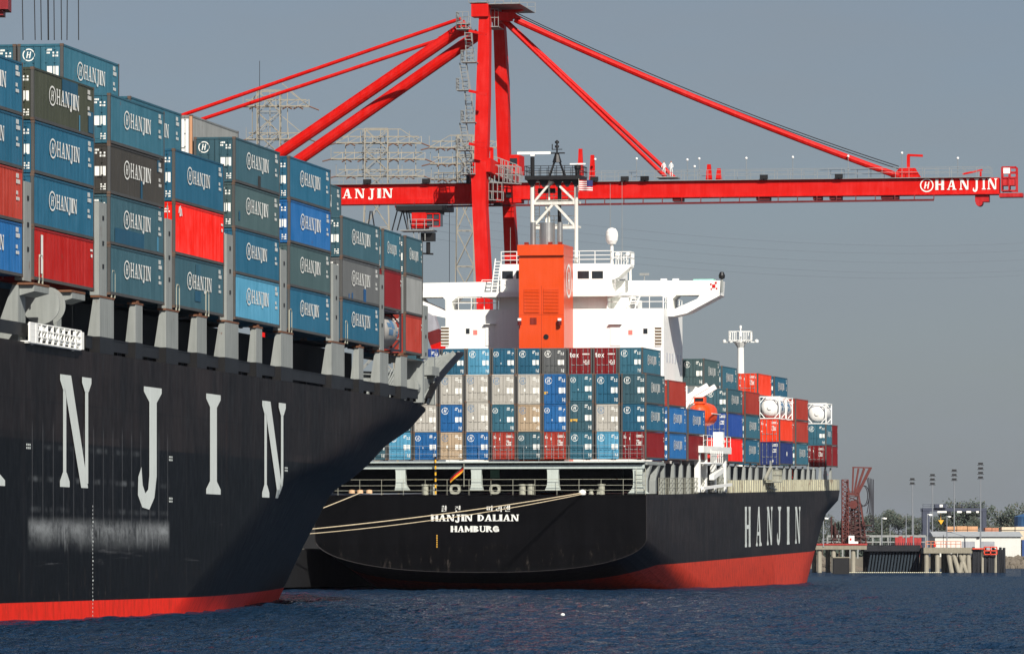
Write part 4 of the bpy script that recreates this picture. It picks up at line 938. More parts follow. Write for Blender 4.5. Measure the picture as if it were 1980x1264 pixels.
# side screen rising from the house to the wing
# bridge wings with their braced openings
def wing(sg):
    w_ = MB(); cx0 = 0
    def P(x, y): q = hp(x, y, 48); return (sg*q.x, 47.2, q.z)
    d = (0, 3.6, 0)
    w_.poly([P(1180, 571), P(1393, 571), P(1395, 543), P(1180, 543)], d)
    w_.poly([P(1292, 612), P(1303, 612), P(1303, 571.1), P(1292, 571.1)], d)
    w_.poly([P(1303.1, 612), P(1330, 606), P(1395, 571.1), P(1355, 571.1), P(1350, 578), P(1303.1, 599)], d)
    w_.poly([P(1292, 580), P(1292, 571.1), P(1281, 571.1)], d); w_.poly([P(1303.1, 571.1), P(1303.1, 578), P(1310, 571.1)], d)
    o = w_.build('bridge_wing', WHITE, house)
    return o
wing(1); wing(-1)
p = MB(); q = hp(1380, 553, 47.1); 
for dx, dz, s_ in ((0,.0,.34),(-.3,.2,.16),(.22,.34,.2),(.3,-.25,.16),(-.25,-.3,.14)): p.box((q.x+dx-s_/2, 47.15, q.z+dz-s_/2), (q.x+dx+s_/2, 47.19, q.z+dz+s_/2))
p.build('red_wing_mark', CRANE, house)
for x, y in ((1203,540),(1306,540),(1283,540)): p = MB(); q = hp(x, y, 48); p.box((q.x-.3, 48, z_wt), (q.x+.3, 48.6, z_wt+.35)); p.build('wing_vent', WHITE, house)
p = MB(); q = hp(1362, 541, 48); p.box((q.x-1.1, 47.6, z_wt), (q.x+1.0, 49.5, z_wt+.25)); p.build('wing_locker', paint('pale_green', (150, 214, 190), .5), house)
p = MB(); q = hp(1396, 560, 47.5); p.tube((q.x, 47.4, q.z-.3), (q.x, 47.4, z_wt+.2), .14); p.lathe([(0,0),(.3,.1),(.34,.4),(.2,.75),(0,.8)], (q.x, 47.4, z_wt+.2), 12, 1); p.build('searchlight', [GREY, BLACKP], house)
p = MB(); q = hp(1246, 540, 48); p.tube((q.x, 48, z_wt), (q.x, 48, z_wt+.9), .06); p.box((q.x-.5, 47.9, z_wt+.7), (q.x+.5, 48.1, z_wt+.95)); p.build('wing_antenna', GALV, house)
rl = MB(); rl.rail([(-HB, HT+.05, z_lo), (xa-.1, HT+.05, z_lo)], 1.25, .035, 1.5); rl.rail([(xb+.1, HT+.05, z_lo), (HB, HT+.05, z_lo)], 1.25, .035, 1.5); rl.rail([(HB-.05, HT, z_lo), (HB-.05, 58, z_lo)], 1.25, .035, 2)
rl.build('house_railing', WHITE, house)
rl = MB(); rl.rail([(hp(935, 557).x, HT-.95, z_wb+.42), (hp(1192, 557).x, HT-.95, z_wb+.42)], 1.25, .03, 1.7); rl.build('bridge_deck_railing', WHITE, house)
rl = MB(); rl.rail([(hp(966, 508).x, HT+1, z_br), (hp(1178, 508).x, HT+1, z_br)], 1.3, .035, 1.6, (1, .66, .33)); rl.rail([(hp(1178, 508).x, HT+1, z_br), (hp(1178, 508).x, 56, z_br)], 1.3, .035, 2); rl.build('monkey_island_railing', WHITE, house)
# companion ladders
p = MB(); a, b = hp(1213, 594, HT+1), hp(1220, 556, HT+1); p.ladder((a.x, HT+1, z_lo), (b.x, HT+2, z_wb), (.8, 0, 0), .32, .05); p.build('ladder', WHITE, house)
p = MB(); a, b = hp(950, 556, HT+.5), hp(956, 508, HT+.5); p.ladder((a.x, HT+.5, z_wb+.42), (b.x, HT+1.2, z_br+.6), (.6, 0, 0), .32, .05); p.build('ladder', WHITE, house)
# small shadowed alcove wall and pipes beside the tower
p = MB(); p.box((xb+.02, HT+3.2, z_lo+.002), (hp(1206, 590).x, 57, z_wb-.1)); p.build('stair_casing', WHITE, house)
p = MB()
for x in (960, 1173): q = hp(x, 600); p.tube((q.x, HT+.3, z_lo), (q.x, HT+.3, z_wb), .14)
p.bar((hp(1176, 571).x, HT+.2, z_wb-.25), (hp(1206, 562).x, HT-.5, z_wb+.3), .12); p.build('vent_pipe', WHITE, house)
# satellite dome on its platform, whip antennas
p = MB(); a, b = hp(1186, 512, 46), hp(1222, 512, 46); zq = a.z; p.poly([(a.x, 45, zq), (b.x, 45, zq), (b.x, 45, zq-.25), (a.x+.7, 45, zq-1.3), (a.x, 45, zq-1.6)], (0, 2.4, 0)); p.box((a.x, 46, z_wt), (a.x+.4, 46.4, zq-1)); p.box((b.x-.3, 46.2, z_wt-.2), (b.x-.1, 46.4, zq-.2))
p.rail([(a.x, 45.05, zq), (b.x, 45.05, zq), (b.x, 47.3, zq)], 1.3, .04, .8); plat = p.build('antenna_platform', WHITE, house)
p = MB(); c = hp(1183, 456, 46); p.tube((c.x, 46, zq-1.2), (c.x, 46, c.z-.8), .17); p.lathe([(0,-.9),(.42,-.85),(.6,-.5),(.66,0),(.6,.42),(.4,.74),(0,.86)], (c.x, 46, c.z), 20); p.build('satellite_dome', WHITE, house, smooth=False)
for x in (1194, 1214):
    p = MB(); q = hp(x, 490, 46); p.tube((q.x, 46, zq), (q.x, 46, q.z-.3), .05); p.lathe([(0,0),(.28,.05),(.28,.25),(.12,.4),(0,.42)], (q.x, 46, q.z-.3), 12); p.build('small_dome', WHITE, house)
for x, y0, y1 in ((1180,355,445),(1203,352,495),(987,440,508)):
    p = MB(); a, b = hp(x, y1, 46.4), hp(x, y0, 46.4); p.tube((a.x, 46.4, a.z-.6), (a.x, 46.4, b.z), .035, .02, 6); p.build('whip_antenna', GALV, house)
# funnel
FT0, FT1 = 36.5, 42.3
fp = lambda x, y: FAR.px(x, y, 1, FT0)
fx0, fx1 = fp(1003.5, 600).x, fp(1090.5, 600).x; zf = fp(1050, 473).z; zc = fp(1050, 494).z
p = MB(); p.box((fx0, FT0, 9.0), (fx1, FT1, zc)); p.box((fx0-.12, FT0-.28, zc+.002), (fx1+.02, FT1+.1, zf))
fun = p.build('funnel', FUNNEL, far)
for x0, x1 in ((1013.5,1043),(1051,1080)):
    a, b = fp(x0, 605), fp(x1, 558); p = MB(); p.box((a.x, FT0-.03, a.z), (b.x, FT0-.004, b.z), 1); n = 17
    for i in range(n): z = a.z+(b.z-a.z)*(i+.5)/n; p.add([(a.x,FT0-.1,z-.06),(b.x,FT0-.1,z-.06),(b.x,FT0-.032,z+.05),(a.x,FT0-.032,z+.05)], [(0,1,2,3)])
    p.build('louvre', [FUNNEL, FUNDARK], fun, fix=False)
a, b = fp(1025, 627), fp(1037.5, 614); p = MB(); p.box((a.x, FT0-.05, a.z), (b.x, FT0-.004, b.z)); p.build('vent_grille', FUNDARK, fun)
c = fp(1056, 651); p = MB(); p.tube((c.x, FT0-.02, c.z), (c.x, FT0-.06, c.z), .27, n=18); p.build('round_port', BLACK, fun)
for x in (1005.5, 1083): c = fp(x, 622); p = MB(); p.box((c.x-.16, FT0-.5, c.z+.1), (c.x+.16, FT0-.1, c.z+.35)); p.tube((c.x, FT0-.35, c.z-.35), (c.x, FT0-.35, c.z+.1), .2, n=10, mi=1); p.build('deck_light', [WHITE, DKRED], fun)
c = FAR.px(1098, 543, 0, fx1); q = emblem_polys(0, 0, 1.75)
sheet(q, lambda a, b, l: Vector((fx1+.025+l, (FT0+FT1)/2+a, c.z+b)), 0, .004).build('funnel_emblem', LETTER, fun, fix=False)
for x0, x1, y0 in ((1044,1073,431),(1025.5,1036,430),(1077.5,1088,430)):
    a, b = FAR.px(x0, y0, 1, 39), FAR.px(x1, y0, 1, 39); r = (b.x-a.x)/2; p = MB(); p.lathe([(0, zf-.1), (r, zf-.1), (r, a.z), (r*.8, a.z), (r*.8, a.z-.6), (0, a.z-.6)], ((a.x+b.x)/2, 39, 0), 24); p.build('exhaust_pipe', STEEL, fun, smooth=False)
for x in (1018, 1064, 1083): a = FAR.px(x, 470, 1, 37.5); p = MB(); p.box((a.x-.2, 37.3, zf), (a.x+.2, 37.8, zf+.3)); p.build('lifting_lug', FUNDARK, fun)
# radar mast
MT = 46.0
mp = lambda x, y, t=MT: FAR.px(x, y, 1, t)
zpl = mp(1070, 348).z; mm = MB()
zbase = z_br
for t in (MT, MT+2.6):
    for x in (1029, 1114): q = mp(x, 400, t); mm.tube((q.x, t, zbase), (q.x, t, zpl), .21, n=10)
    xl, xr = mp(1029, 400, t).x, mp(1114, 400, t).x; xm = (xl+xr)/2
    zz = [mp(1070, y, t).z for y in (348, 393, 440, 500)]
    for z in zz[1:3]: mm.bar((xl, t, z), (xr, t, z), .3)
    if t == MT: mm.bar((xl, t, zz[1]-.1), (xl+2.0, t, zpl-.2), .22); mm.bar((xr, t, zz[1]+.1), (xr-2.2, t, zpl-.2), .22); mm.bar((xm, t, zz[1]), (xl, t, zz[2]), .24); mm.bar((xm, t, zz[1]), (xr, t, zz[2]), .24)
    else: mm.bar((xl, t, zz[1]), (xm, t, zpl), .15); mm.bar((xr, t, zz[1]), (xm, t, zpl), .15)
for z in zz[1:3]:
    for x in (1029, 1114): a = mp(x, 400); mm.bar((a.x, MT, z), (a.x, MT+2.6, z), .2)
mm.tube((mp(1079, 400).x, MT+1, zz[2]), (mp(1079, 400).x, MT+1, zpl), .16, n=8); mm.tube((mp(1053, 400).x, MT+1, zz[2]), (mp(1053, 400).x, MT+1, zz[1]), .12, n=8)
mm.tube((xm-.3, MT+1.2, zbase), (xm-.3, MT+1.2, zpl), .1, n=6); mm.ladder((xl+.3, MT+2.4, zbase), (xl+.3, MT+2.4, zpl), (.5, 0, 0), .4, .03)
for z in (zz[1], zz[2]): mm.box((xl+.2, MT+.2, z+.16), (xr-.2, MT+2.4, z+.2)); mm.rail([(xl, MT+2.5, z+.2), (xr, MT+2.5, z+.2)], 1.0, .03, .8)
mast = mm.build('radar_mast', paint('mast_white', (216, 214, 204), .5, .1), far)
a, b = mp(1017, 345), mp(1125, 345); p = MB(); p.box((a.x, MT-.8, zpl), (b.x, MT+3.4, zpl+.42))
for x in (1029, 1052, 1079, 1097, 1114): q = mp(x, 350); p.poly([(q.x-.55, MT-.2, zpl-.002), (q.x+.55, MT-.2, zpl-.002), (q.x+.12, MT-.2, zpl-.75), (q.x-.12, MT-.2, zpl-.75)], (0, .2, 0))
p.build('mast_platform', BLACKP, mast)
rl = MB(); rl.rail([(a.x, MT-.75, zpl+.42), (b.x, MT-.75, zpl+.42), (b.x, MT+3.3, zpl+.42), (a.x, MT+3.3, zpl+.42), (a.x, MT-.75, zpl+.42)], 1.0, .03, .9, (1, .5)); rl.build('platform_railing', BLACKP, mast)
q = mp(1028, 303); p = MB(); p.tube((q.x, MT+.5, zpl+.42), (q.x, MT+.5, q.z), .22, n=10); p.build('radar_post', BLACKP, mast)
q = mp(1031, 296); p = MB(); p.box((q.x-1.75, MT+.35, q.z-.12), (q.x+1.75, MT+.65, q.z+.16)); p.box((q.x-.35, MT+.3, q.z-.3), (q.x+.1, MT+.7, q.z-.13)); p.build('radar_scanner', WHITE, mast)
q = mp(1115, 317); p = MB(); p.box((q.x-.8, MT+.5, q.z-.05), (q.x+.85, MT+.62, q.z+.1)); p.build('radar_scanner', WHITE, mast); p = MB(); p.lathe([(0,0),(.25,0),(.25,.6),(.34,.8),(.34,1.1),(0,1.2)], (q.x, MT+.56, zpl+.42), 12); p.build('radar_post', BLACKP, mast)
p = MB(); zt0, zt1 = mp(1074, 313).z, mp(1074, 296).z; q = mp(1074, 300)
for dx, dy in ((-.85,-.3),(.85,-.3),(-.85,.5),(.85,.5)): p.bar((q.x+dx, MT+1+dy, zpl+.42), (q.x+dx*.35, MT+1+dy*.3, zt0), .12)
p.lathe([(0, zt0), (.5, zt0), (.22, zt1), (.12, zt1), (0, zt1)], (q.x, MT+1, 0), 8); p.box((q.x-.8, MT+.7, zt1), (q.x+.8, MT+1.3, zt1+.1)); ztt = mp(1074, 270).z
p.tube((q.x, MT+1, zt1), (q.x, MT+1, ztt), .09, n=6); p.box((q.x-.55, MT+.95, ztt-1.0), (q.x+.55, MT+1.05, ztt-.92)); p.tube((q.x-.5, MT+1, ztt-1), (q.x-.5, MT+1, ztt-.4), .05, n=6)
for dz in (-.35, -.8): p.lathe([(0,0),(.22,.02),(.22,.25),(0,.27)], (q.x, MT+1, ztt+dz), 8)
p.build('topmast', BLACKP, mast)
p = MB(); p.tube((mp(1079, 400).x, MT+.9, zbase), (mp(1079, 400).x, MT+.9, zpl), .19, n=8); p.box((mp(1052, 372).x-.9, MT+1.5, mp(1052, 372).z), (mp(1052, 372).x+.9, MT+1.9, mp(1052, 372).z+.5)); p.build('exhaust_riser', BLACKP, mast)
p = MB(); x_ = (fx0+fx1)/2; p.box((x_-.012, FT0-.008, 12), (x_+.012, FT0-.002, hp(1050, 558).z)); p.box((fx0+.05, FT0-.008, 27.5), (fx1-.05, FT0-.002, 27.52)); p.build('weld_seam', FUNDARK, fun)
# foremast at the bow
p = MB(); c = FAR.px(1432, 700, 0, .5); ft = c.y; z0, z1 = c.z-11, FAR.px(1432, 672, 0, .5).z
p.tube((0.5, ft, 9.5), (0.5, ft, z1), .62, .42, 14); p.lathe([(0,z1),(.42,z1),(.9,z1+.7),(.9,z1+.8),(0,z1+.8)], (.5, ft, 0), 12)
p.rail([(-.9, ft-.9, z1+.8), (1.9, ft-.9, z1+.8), (1.9, ft+.9, z1+.8), (-.9, ft+.9, z1+.8), (-.9, ft-.9, z1+.8)], 1.3, .045, .45, (1, .1)); p.tube((.5, ft, z1+.8), (.5, ft, z1+2.5), .1)
for sx in (-1, 1): p.bar((.5+sx*.9, ft, z1+.75), (.5+sx*2.1, ft, z1+.7), .12); p.lathe([(0,0),(.25,.05),(.28,.35),(0,.5)], (.5+sx*2.1, ft, z1+.6), 10)
p.lathe([(0,0),(.16,0),(.16,.35),(0,.4)], (.5, ft, z1+2.5), 8); p.build('foremast', WHITE, far)
# ---- lifeboat (hangs in its davit) and davit
dv = MB(); lt = side_t(FAR, 1352, 800)
lc = FAR.px(1369, 800, 0, B-.7)
davit_t = lc.y
for dy in (-3.0, 3.0):
    q = [(B-3.4, davit_t+dy, 22.6), (B-1.4, davit_t+dy, 20.8), (B-.2, davit_t+dy, 19.2)]
    dv.bar((B-3.6, davit_t+dy, 9.6), (B-3.6, davit_t+dy, 20.5), .6); dv.bar((B-3.6, davit_t+dy, 18.5), (B-.3, davit_t+dy, 20.4), .55); dv.bar((B-3.0, davit_t+dy, 17.6), (B-1.4, davit_t+dy, 20.2), .4)
dv.box((B-4.6, davit_t-4.5, 15.4), (B-3.2, davit_t+4.5, 15.7)); dv.build('boat_davit', WHITE, far)
lb = thing('lifeboat', 'orange enclosed lifeboat hanging in a white davit beside the house', 'lifeboat', FAR.M @ Matrix.Translation((B-1.2, davit_t, lc.z)))
m = MB(); n = 15; k = 14; vs = []
for i in range(n):
    f = i/(n-1); y = (f-.5)*8.0; s_ = max(.06, (1-abs(2*f-1)**2.6))**.5
    for j in range(k):
        a = 2*math.pi*j/k; cx, cz = math.cos(a), math.sin(a)
        vs.append((1.35*s_*math.copysign(abs(cx)**.75, cx), y, (1.15 if cz > 0 else 1.25)*math.copysign(abs(cz)**.8, cz)*(.45+.55*s_)))
m.add(vs, [(i*k+j, (i+1)*k+j, (i+1)*k+(j+1) % k, i*k+(j+1) % k) for i in range(n-1) for j in range(k)]+[tuple(range(k))[::-1], tuple((n-1)*k+j for j in range(k))])
m.build('boat_body', BOAT, lb, smooth=True)
m = MB(); m.box((-.55, -3.2, 1.0), (.55, -1.6, 1.7)); m.build('steering_cabin', BOAT, lb)
m = MB(); m.box((-.45, -3.23, 1.25), (.45, -3.205, 1.6)); m.build('window', GLASS, lb)
m = MB(); m.bar((-1.36, -3.4, .0), (-1.36, 3.4, .0), .09); m.bar((1.36, -3.4, .0), (1.36, 3.4, .0), .09); m.build('rubbing_strake', paint('strake_white', (220, 210, 200), .6), lb)
# ---- flags
def flag(name, label, p0, w_, h_, cols, S_, ang=0.0, droop=.3, stars=False):
    r = thing(name, label, 'flag', S_.M @ Matrix.Translation(p0))
    n = 10; nr = len(cols)
    mats = []; ml = []
    for i, c in enumerate(cols):
        m = paint('flag_%d_%d_%d' % c, c, .8, .05)
        if m not in mats: mats.append(m)
        ml.append(mats.index(m))
    if stars: mats.append(paint('flag_blue', (40, 44, 96), .8))
    b = MB()
    f_ = lambda u, v: Vector((u*w_, .12*math.sin(u*7), -v*h_-droop*u*w_))
    for i, mi in enumerate(ml):
        for j in range(n): b.add([f_(j/n, i/nr), f_((j+1)/n, i/nr), f_((j+1)/n, (i+1)/nr), f_(j/n, (i+1)/nr)], [(0,1,2,3)], mi if not (stars and i < nr*.54 and j >= n*.55) else len(mats)-1)
    b.build('flag_cloth', mats, r, fix=False)
    p = MB(); p.tube((0, 0, .15), (0, 0, -h_-1.5 if S_ is FAR and not stars else -h_-.1), .035, n=6); p.build('flag_pole', CREAM, r)
c = FAR.px(897, 899, 1, -.15); g = flag('german_flag', 'black red and gold striped flag drooping over the stern rail', (c.x, -.15, c.z), -1.35, .55, [(24,22,22),(190,30,24),(224,160,40)], FAR, droop=-.85)
c = mp(1119, 348, MT-.9); flag('american_flag', 'small striped flag with blue corner flying from the radar mast', (c.x, MT-.9, c.z), 1.45, 1.15, [(176,30,40),(226,222,216)]*5+[(176,30,40)], FAR, droop=.05, stars=True)
# ---- mooring lines
def rope(pts, label, r=.05):
    m = MB(); m.path(pts, r, 6); o = m.build('mooring_rope', ROPE); tag(o, label, 'rope', 'mooring ropes')
def sag(a, b, s, n=24): return [Vector(a).lerp(Vector(b), i/n)-Vector((0, 0, s*4*(i/n)*(1-i/n))) for i in range(n+1)]
bb = NEAR.M @ Vector((-3, 214, 8.4))
def behind(x, y, Z): return W(x, y, Z)
s1 = FAR.M @ Vector((FAR.px(1126, 945, 1, -.1).x, -.1, 9.3)); QM = FAR.M @ Matrix.Rotation(-.0115, 4, 'X')
e1 = QM @ Vector((-B-2.2, -60, 4.45)); e3 = QM @ Vector((-B-2.2, -28, 4.45))
rope(sag(s1, e1, .55), 'upper pale mooring rope running across the stern lettering'); rope(sag(s1+Vector((.1, 0, -.1)), e1, .95), 'lower pale mooring rope running across the stern lettering', .04)
s2 = FAR.M @ Vector((FAR.px(695, 944, 1, -.1).x, -.1, 9.3)); rope(sag(s2, e3, .1), 'short mooring rope from the far stern corner')
for e, lb_ in ((e1, 'quay bollard holding the two long stern ropes'), (e3, 'quay bollard holding the short stern rope')):
    p = MB(); p.lathe([(0,-.42),(.3,-.42),(.22,-.1),(.42,.05),(.42,.2),(0,.25)], tuple(e), 14); o = p.build('quay_bollard', BLACK); tag(o, lb_, 'bollard', 'quay bollards')
p = MB(); c = FAR.M.inverted() @ s1; p.lathe([(0,-.3),(.3,-.2),(.36,0),(.3,.2),(0,.3)], (c.x, -.1, c.z+.02), 10); p.build('rope_fairlead', WHITE, far)
p = MB(); c = FAR.M.inverted() @ s2
for dx in (-.8, 0, .9): p.lathe([(0,-.15),(.3,-.1),(.3,.2),(0,.25)], (c.x+dx, .2, c.z+.1), 10)
p.build('rope_fairlead', paint('orange_cream', (220, 180, 140), .6), far)
# ------------------------------------------------------------------ quay and quay crane
qy = MB()
qm, qn, qb = new_mat('quay_concrete'); qv = coords(qn, False)
qn.links.new(mixc(qn, ramp(qn, noise(qn, qv, .15, 6), .3, .7), lin((120, 118, 112)), lin((92, 90, 86))), qb.inputs['Base Color']); qb.inputs['Roughness'].default_value = .9
qM = FAR.M @ Matrix.Rotation(-.0115, 4, 'X')
qy.box((-420, -560, 2.4), (-B-1.6, 420, 4)); qy.box((-420, -560, -6), (-B-9, 420, 2.39), 1); qy.box((-B-1.59, -560, .3), (-B-1.2, 420, 3.9), 1); o = qy.build('quay', [qm, BLACK]); o.matrix_world = qM; tag(o, kind='structure')  # black lower body and edge strip put the wharf's shade into colour
m = MB(); m.box((-B-44, -120, 4.01), (-B-22, 330, 9.6)); m.poly([(-B-45, -121, 9.604), (-B-33, -121, 11.5), (-B-21, -121, 9.604)], (0, 452, 0)); o = m.build('gap_backdrop', paint('backdrop_dark', (34, 36, 38), .8)); o.matrix_world = qM; tag(o, 'added dark shed block closing the bright gap between the two ships', 'shed')  # shed shape added only to darken the sky gap between the ships
CRN = Ship(-1.75, 635.4, HDG, 0.0)
crane = thing('quay_crane', 'tall red ship-to-shore crane with long boom reaching over the far ship', 'crane', CRN.M)
cp = lambda x, y, b=-.9: CRN.px(x, y, 1, b)
def bz(z, top, bot): f = (z-4)/(66-4); return bot+(top-bot)*max(0, min(1, f))
def leg(st, top, bot, d):
    m = MB(); secs = []
    for xl, xr, y in st:
        z = CRN.px((xl+xr)/2, y, 1, (top+bot)/2).z; b = bz(z, top, bot)
        p, q = CRN.px(xl, y, 1, b-d/2), CRN.px(xr, y, 1, b-d/2); secs.append([(p.x, b-d/2, p.z), (q.x, b-d/2, p.z), (q.x, b+d/2, p.z), (p.x, b+d/2, p.z)])
    vs = [v for s_ in secs for v in s_]; fs = [(0,1,2,3), tuple(4*(len(secs)-1)+i for i in (3,2,1,0))]
    for i in range(len(secs)-1):
        for j in range(4): fs.append((4*i+j, 4*i+(j+1) % 4, 4*i+4+(j+1) % 4, 4*i+4+j))
    m.add(vs, fs); return m.build('leg', CRANE, crane)
leg([(926,946,30),(924,946,81),(920,945,190),(917,942,296),(916.5,941.5,312)], -4.8, -9, 1.6)
leg([(910,940,312.2),(911,939,345),(913,939,400),(920,946.5,540),(922,948,610),(942,968,1064)], -4.8, -9, 2.0)
leg([(951,972,30),(954,975,60),(957,981,160),(961,984,300),(971.5,993,400),(975,998,486),(998,1021,1064)], 4.8, 9, 1.7)
# landside legs, sill and portal beams, tie beams
m = MB()
for b in (-9, 9): m.box((-31.2, b-.9, 4), (-29.4, b+.9, 46))
m.build('landside_leg', CRANE, crane)
m = MB()
for b in (-9, 9): m.bar((-29.3, b, 17), (1.2, b, 17), 1.4, 2.0)
for a in (-30.3, .8): m.bar((a, -7.9, 16.9), (a, 7.9, 16.9), 1.3, 1.8)
m.build('portal_beam', CRANE, crane)
m = MB(); a0 = CRN.px(938, 318, 1, -7.6); m.bar((a0.x-.1, -6.8, a0.z), (a0.x+.9, 6.8, a0.z-1), 1.2, 1.6); m.build('cross_beam', CRANE, crane)
for b in (-9, 9):
    m = MB()
    for i in range(4): m.box((-.6+i*1.0-1.2, b-.5, 4.02), (.1+i*1.0-1.2, b+.5, 4.9)); m.box((-31+i*1.0-1.2, b-.5, 4.02), (-30.3+i*1.0-1.2, b+.5, 4.9))
    m.build('bogie', DKRED, crane)
# boom girder
A0, A1 = cp(664, 358), cp(1932, 343.5); sl = (A1.z-A0.z)/(A1.x-A0.x); zt = lambda a: A0.z+(a-A0.x)*sl
th = 1.74
def girder(a0, a1, z0, z1, b0, b1, mb, mi=0):
    q = [(a0, zt(a0)+z0), (a1, zt(a1)+z0), (a1, zt(a1)+z1), (a0, zt(a0)+z1)]
    mb.poly([(a, b0, z) for a, z in q], (0, b1-b0, 0), mi)
m = MB(); aL = -58; aT = A1.x
girder(aL, aT, -th, 0, -.9, .9, m); girder(aL, cp(1008, 390).x, -th-.55, -th-.002, -1.1, 1.1, m); girder(cp(1008, 390).x, aT, -th-.16, -th-.002, -1.05, 1.05, m)
for x in (1310, 1475, 1500): pass
boom = m.build('boom', CRANE, crane)
m = MB(); girder(aL+2, aT-1, .03, .1, -1.3, 1.3, m); m.build('boom_walkway', GALV, boom)
m = MB()
for b in (-1.28, 1.28): m.rail([(aL+2, b, zt(aL+2)+.1), (aT-1, b, zt(aT-1)+.1)], 1.15, .022, 1.55, (1, .55))
m.build('boom_railing', GALV, boom)
# inspection rail hung below the boom
m = MB(); aa, ab = cp(765, 397).x, cp(1806, 387).x; z0, z1 = cp(765, 400.5).z, cp(1806, 387).z; m.bar((aa, -1.2, z0), (ab, -1.2, z1), .22)
for i in range(29):
    f = i/28; a = aa+(ab-aa)*f; m.bar((a, -1.15, z0+(z1-z0)*f), (a, -1.0, zt(a)-th-.17), .1)
m.build('trolley_rail', DKRED, boom)
for x, wd in ((1310, 1.2), (1475, 1.6), (1580, 1), (1615, 1.4), (1720, 2)):
    a = cp(x, 380).x; m = MB(); girder(a-wd/2, a+wd/2, -th-.55, -th-.165, -.8, .8, m); m.build('boom_bracket', DKRED, boom)
# boom tip head
m = MB(); a = cp(1937, 350).x; a2 = cp(1965, 350).x; zz = zt(a)
for x in (a, (a+a2)/2, a2): m.bar((x, -.9, zz-1.6), (x, -.9, zz+1.2), .14); m.bar((x, .9, zz-1.6), (x, .9, zz+1.2), .14)
for z in (zz+1.2, zz+.6, zz, zz-1.5): m.bar((a, -.9, z), (a2, -.9, z), .14); m.bar((a, .9, z), (a2, .9, z), .14)
m.box((a+.1, -.85, zz-.9), (a2-.2, .8, zz-.1)); m.box((a-.3, -.9, zz-th-.5), (cp(1977, 375).x, .9, zz-th-.05)); m.box((cp(1885, 380).x, -.7, zz-th-1.0), (cp(1912, 380).x, .7, zz-th-.2)); m.tube((cp(1893, 386).x, -.8, zz-th-1.1), (cp(1893, 386).x, .8, zz-th-1.1), .4, n=14)
m.build('boom_tip_frame', paint('crane_red_dark', (176, 20, 22), .5), boom)
m = MB(); m.box((a+.18, -.98, zz+.45), (a+.95, -.9, zz+1.1)); m.build('tip_sign', LETTER, boom)
# davit and sheave block near the outer stay
m = MB(); c = cp(1750, 345); m.poly([(c.x-1.8, -.5, zt(c.x)+.1), (c.x+1.8, -.5, zt(c.x)+.1), (c.x+1.1, -.5, zt(c.x)+1.25), (c.x-.7, -.5, zt(c.x)+1.25)], (0, 1, 0)); d = cp(1755, 299); m.bar((d.x, 0, zt(d.x)+1.2), (d.x, 0, d.z), .35); m.bar((d.x-.1, 0, d.z), (cp(1783, 301).x, 0, d.z-.1), .26)
m.build('stay_anchor', CRANE, boom)
m = MB(); d = cp(1895, 331); m.bar((cp(1860, 339).x, 0, zt(cp(1860, 339).x)+.5), (d.x+.2, 0, d.z+.2), .3, .2); m.bar((d.x, 0, d.z+.2), (d.x, 0, zt(d.x)), .2); m.build('hose_arm', CRANE, boom)
for x, yt in ((1122.5,288),(1145.5,300),(1371,318),(1390,326)):
    m = MB(); c = cp(x, yt, 0); a = c.x; m.poly([(a-.38, -.2, zt(a)+.1), (a+.38, -.2, zt(a)+.1), (a+.2, -.2, c.z), (a-.2, -.2, c.z)], (0, .4, 0)); m.build('latch_post', CRANE, boom)
for x, y in ((1151,308),(1231,307),(1329,309),(1352,307),(1343,322),(1443,306),(1533,304),(1640,302),(1744,296),(1852,306)):
    m = MB(); c = cp(x, y, -1.2); m.tube((c.x, -1.2, zt(c.x)+.1), (c.x, -1.2, c.z-.14), .03, n=6, mi=1); m.lathe([(0,-.15),(.12,-.11),(.15,0),(.1,.11),(0,.15)], (c.x, -1.2, c.z), 10); m.build('boom_lamp', [WHITE, GALV], boom)
for x, y in ((710,352),(824,353),(1149,343),(1208,347),(1246,339),(1247,338),(1477,342),(1622,340)):
    m = MB(); c = cp(x, y, -1.25); m.box((c.x-.45, -1.5, zt(c.x)+.12), (c.x+.45, -1.0, zt(c.x)+.6)); m.bar((c.x, -1.25, zt(c.x)), (c.x, -1.25, zt(c.x)+.5), .15); m.build('floodlight', BLACKP, boom)
# lettering on the boom
def boom_text(txt, xl, xr, yt, yb, nm):
    p, q = cp(xl, yb, -.93), cp(xr, yt, -.93); h = p.z and (cp(xl, yt, -.93).z-p.z); tr = 1.35; n_ = text_width(txt, h); wx = (q.x-p.x)/(n_*tr)
    P, x = [], p.x
    for ch in txt:
        adv, ps = GL[ch]
        for g in ps: P.append([(x+u*h*wx*1.1, p.z-zt(p.x)+v*h) for u, v in g])
        x += adv*h*wx*tr
    sheet(P, lambda a, z, l: Vector((a, -.93-l, zt(a)+z)), 0, .004).build(nm, LETTER, boom, fix=False)
boom_text('HANJIN', 639, 765, 366, 384, 'boom_lettering'); boom_text('HANJIN', 1808, 1934, 346.5, 367.5, 'boom_lettering')
c = cp(1792, 358.5, -.93); sheet(emblem_polys(c.x, c.z, .78), lambda a, z, l: Vector((a, -.93-l, z)), 0, .004).build('boom_emblem', LETTER, boom, fix=False)
c = cp(620, 376, -.93); sheet(emblem_polys(c.x, c.z, .78), lambda a, z, l: Vector((a, -.93-l, z)), 0, .004).build('boom_emblem', LETTER, boom, fix=False)
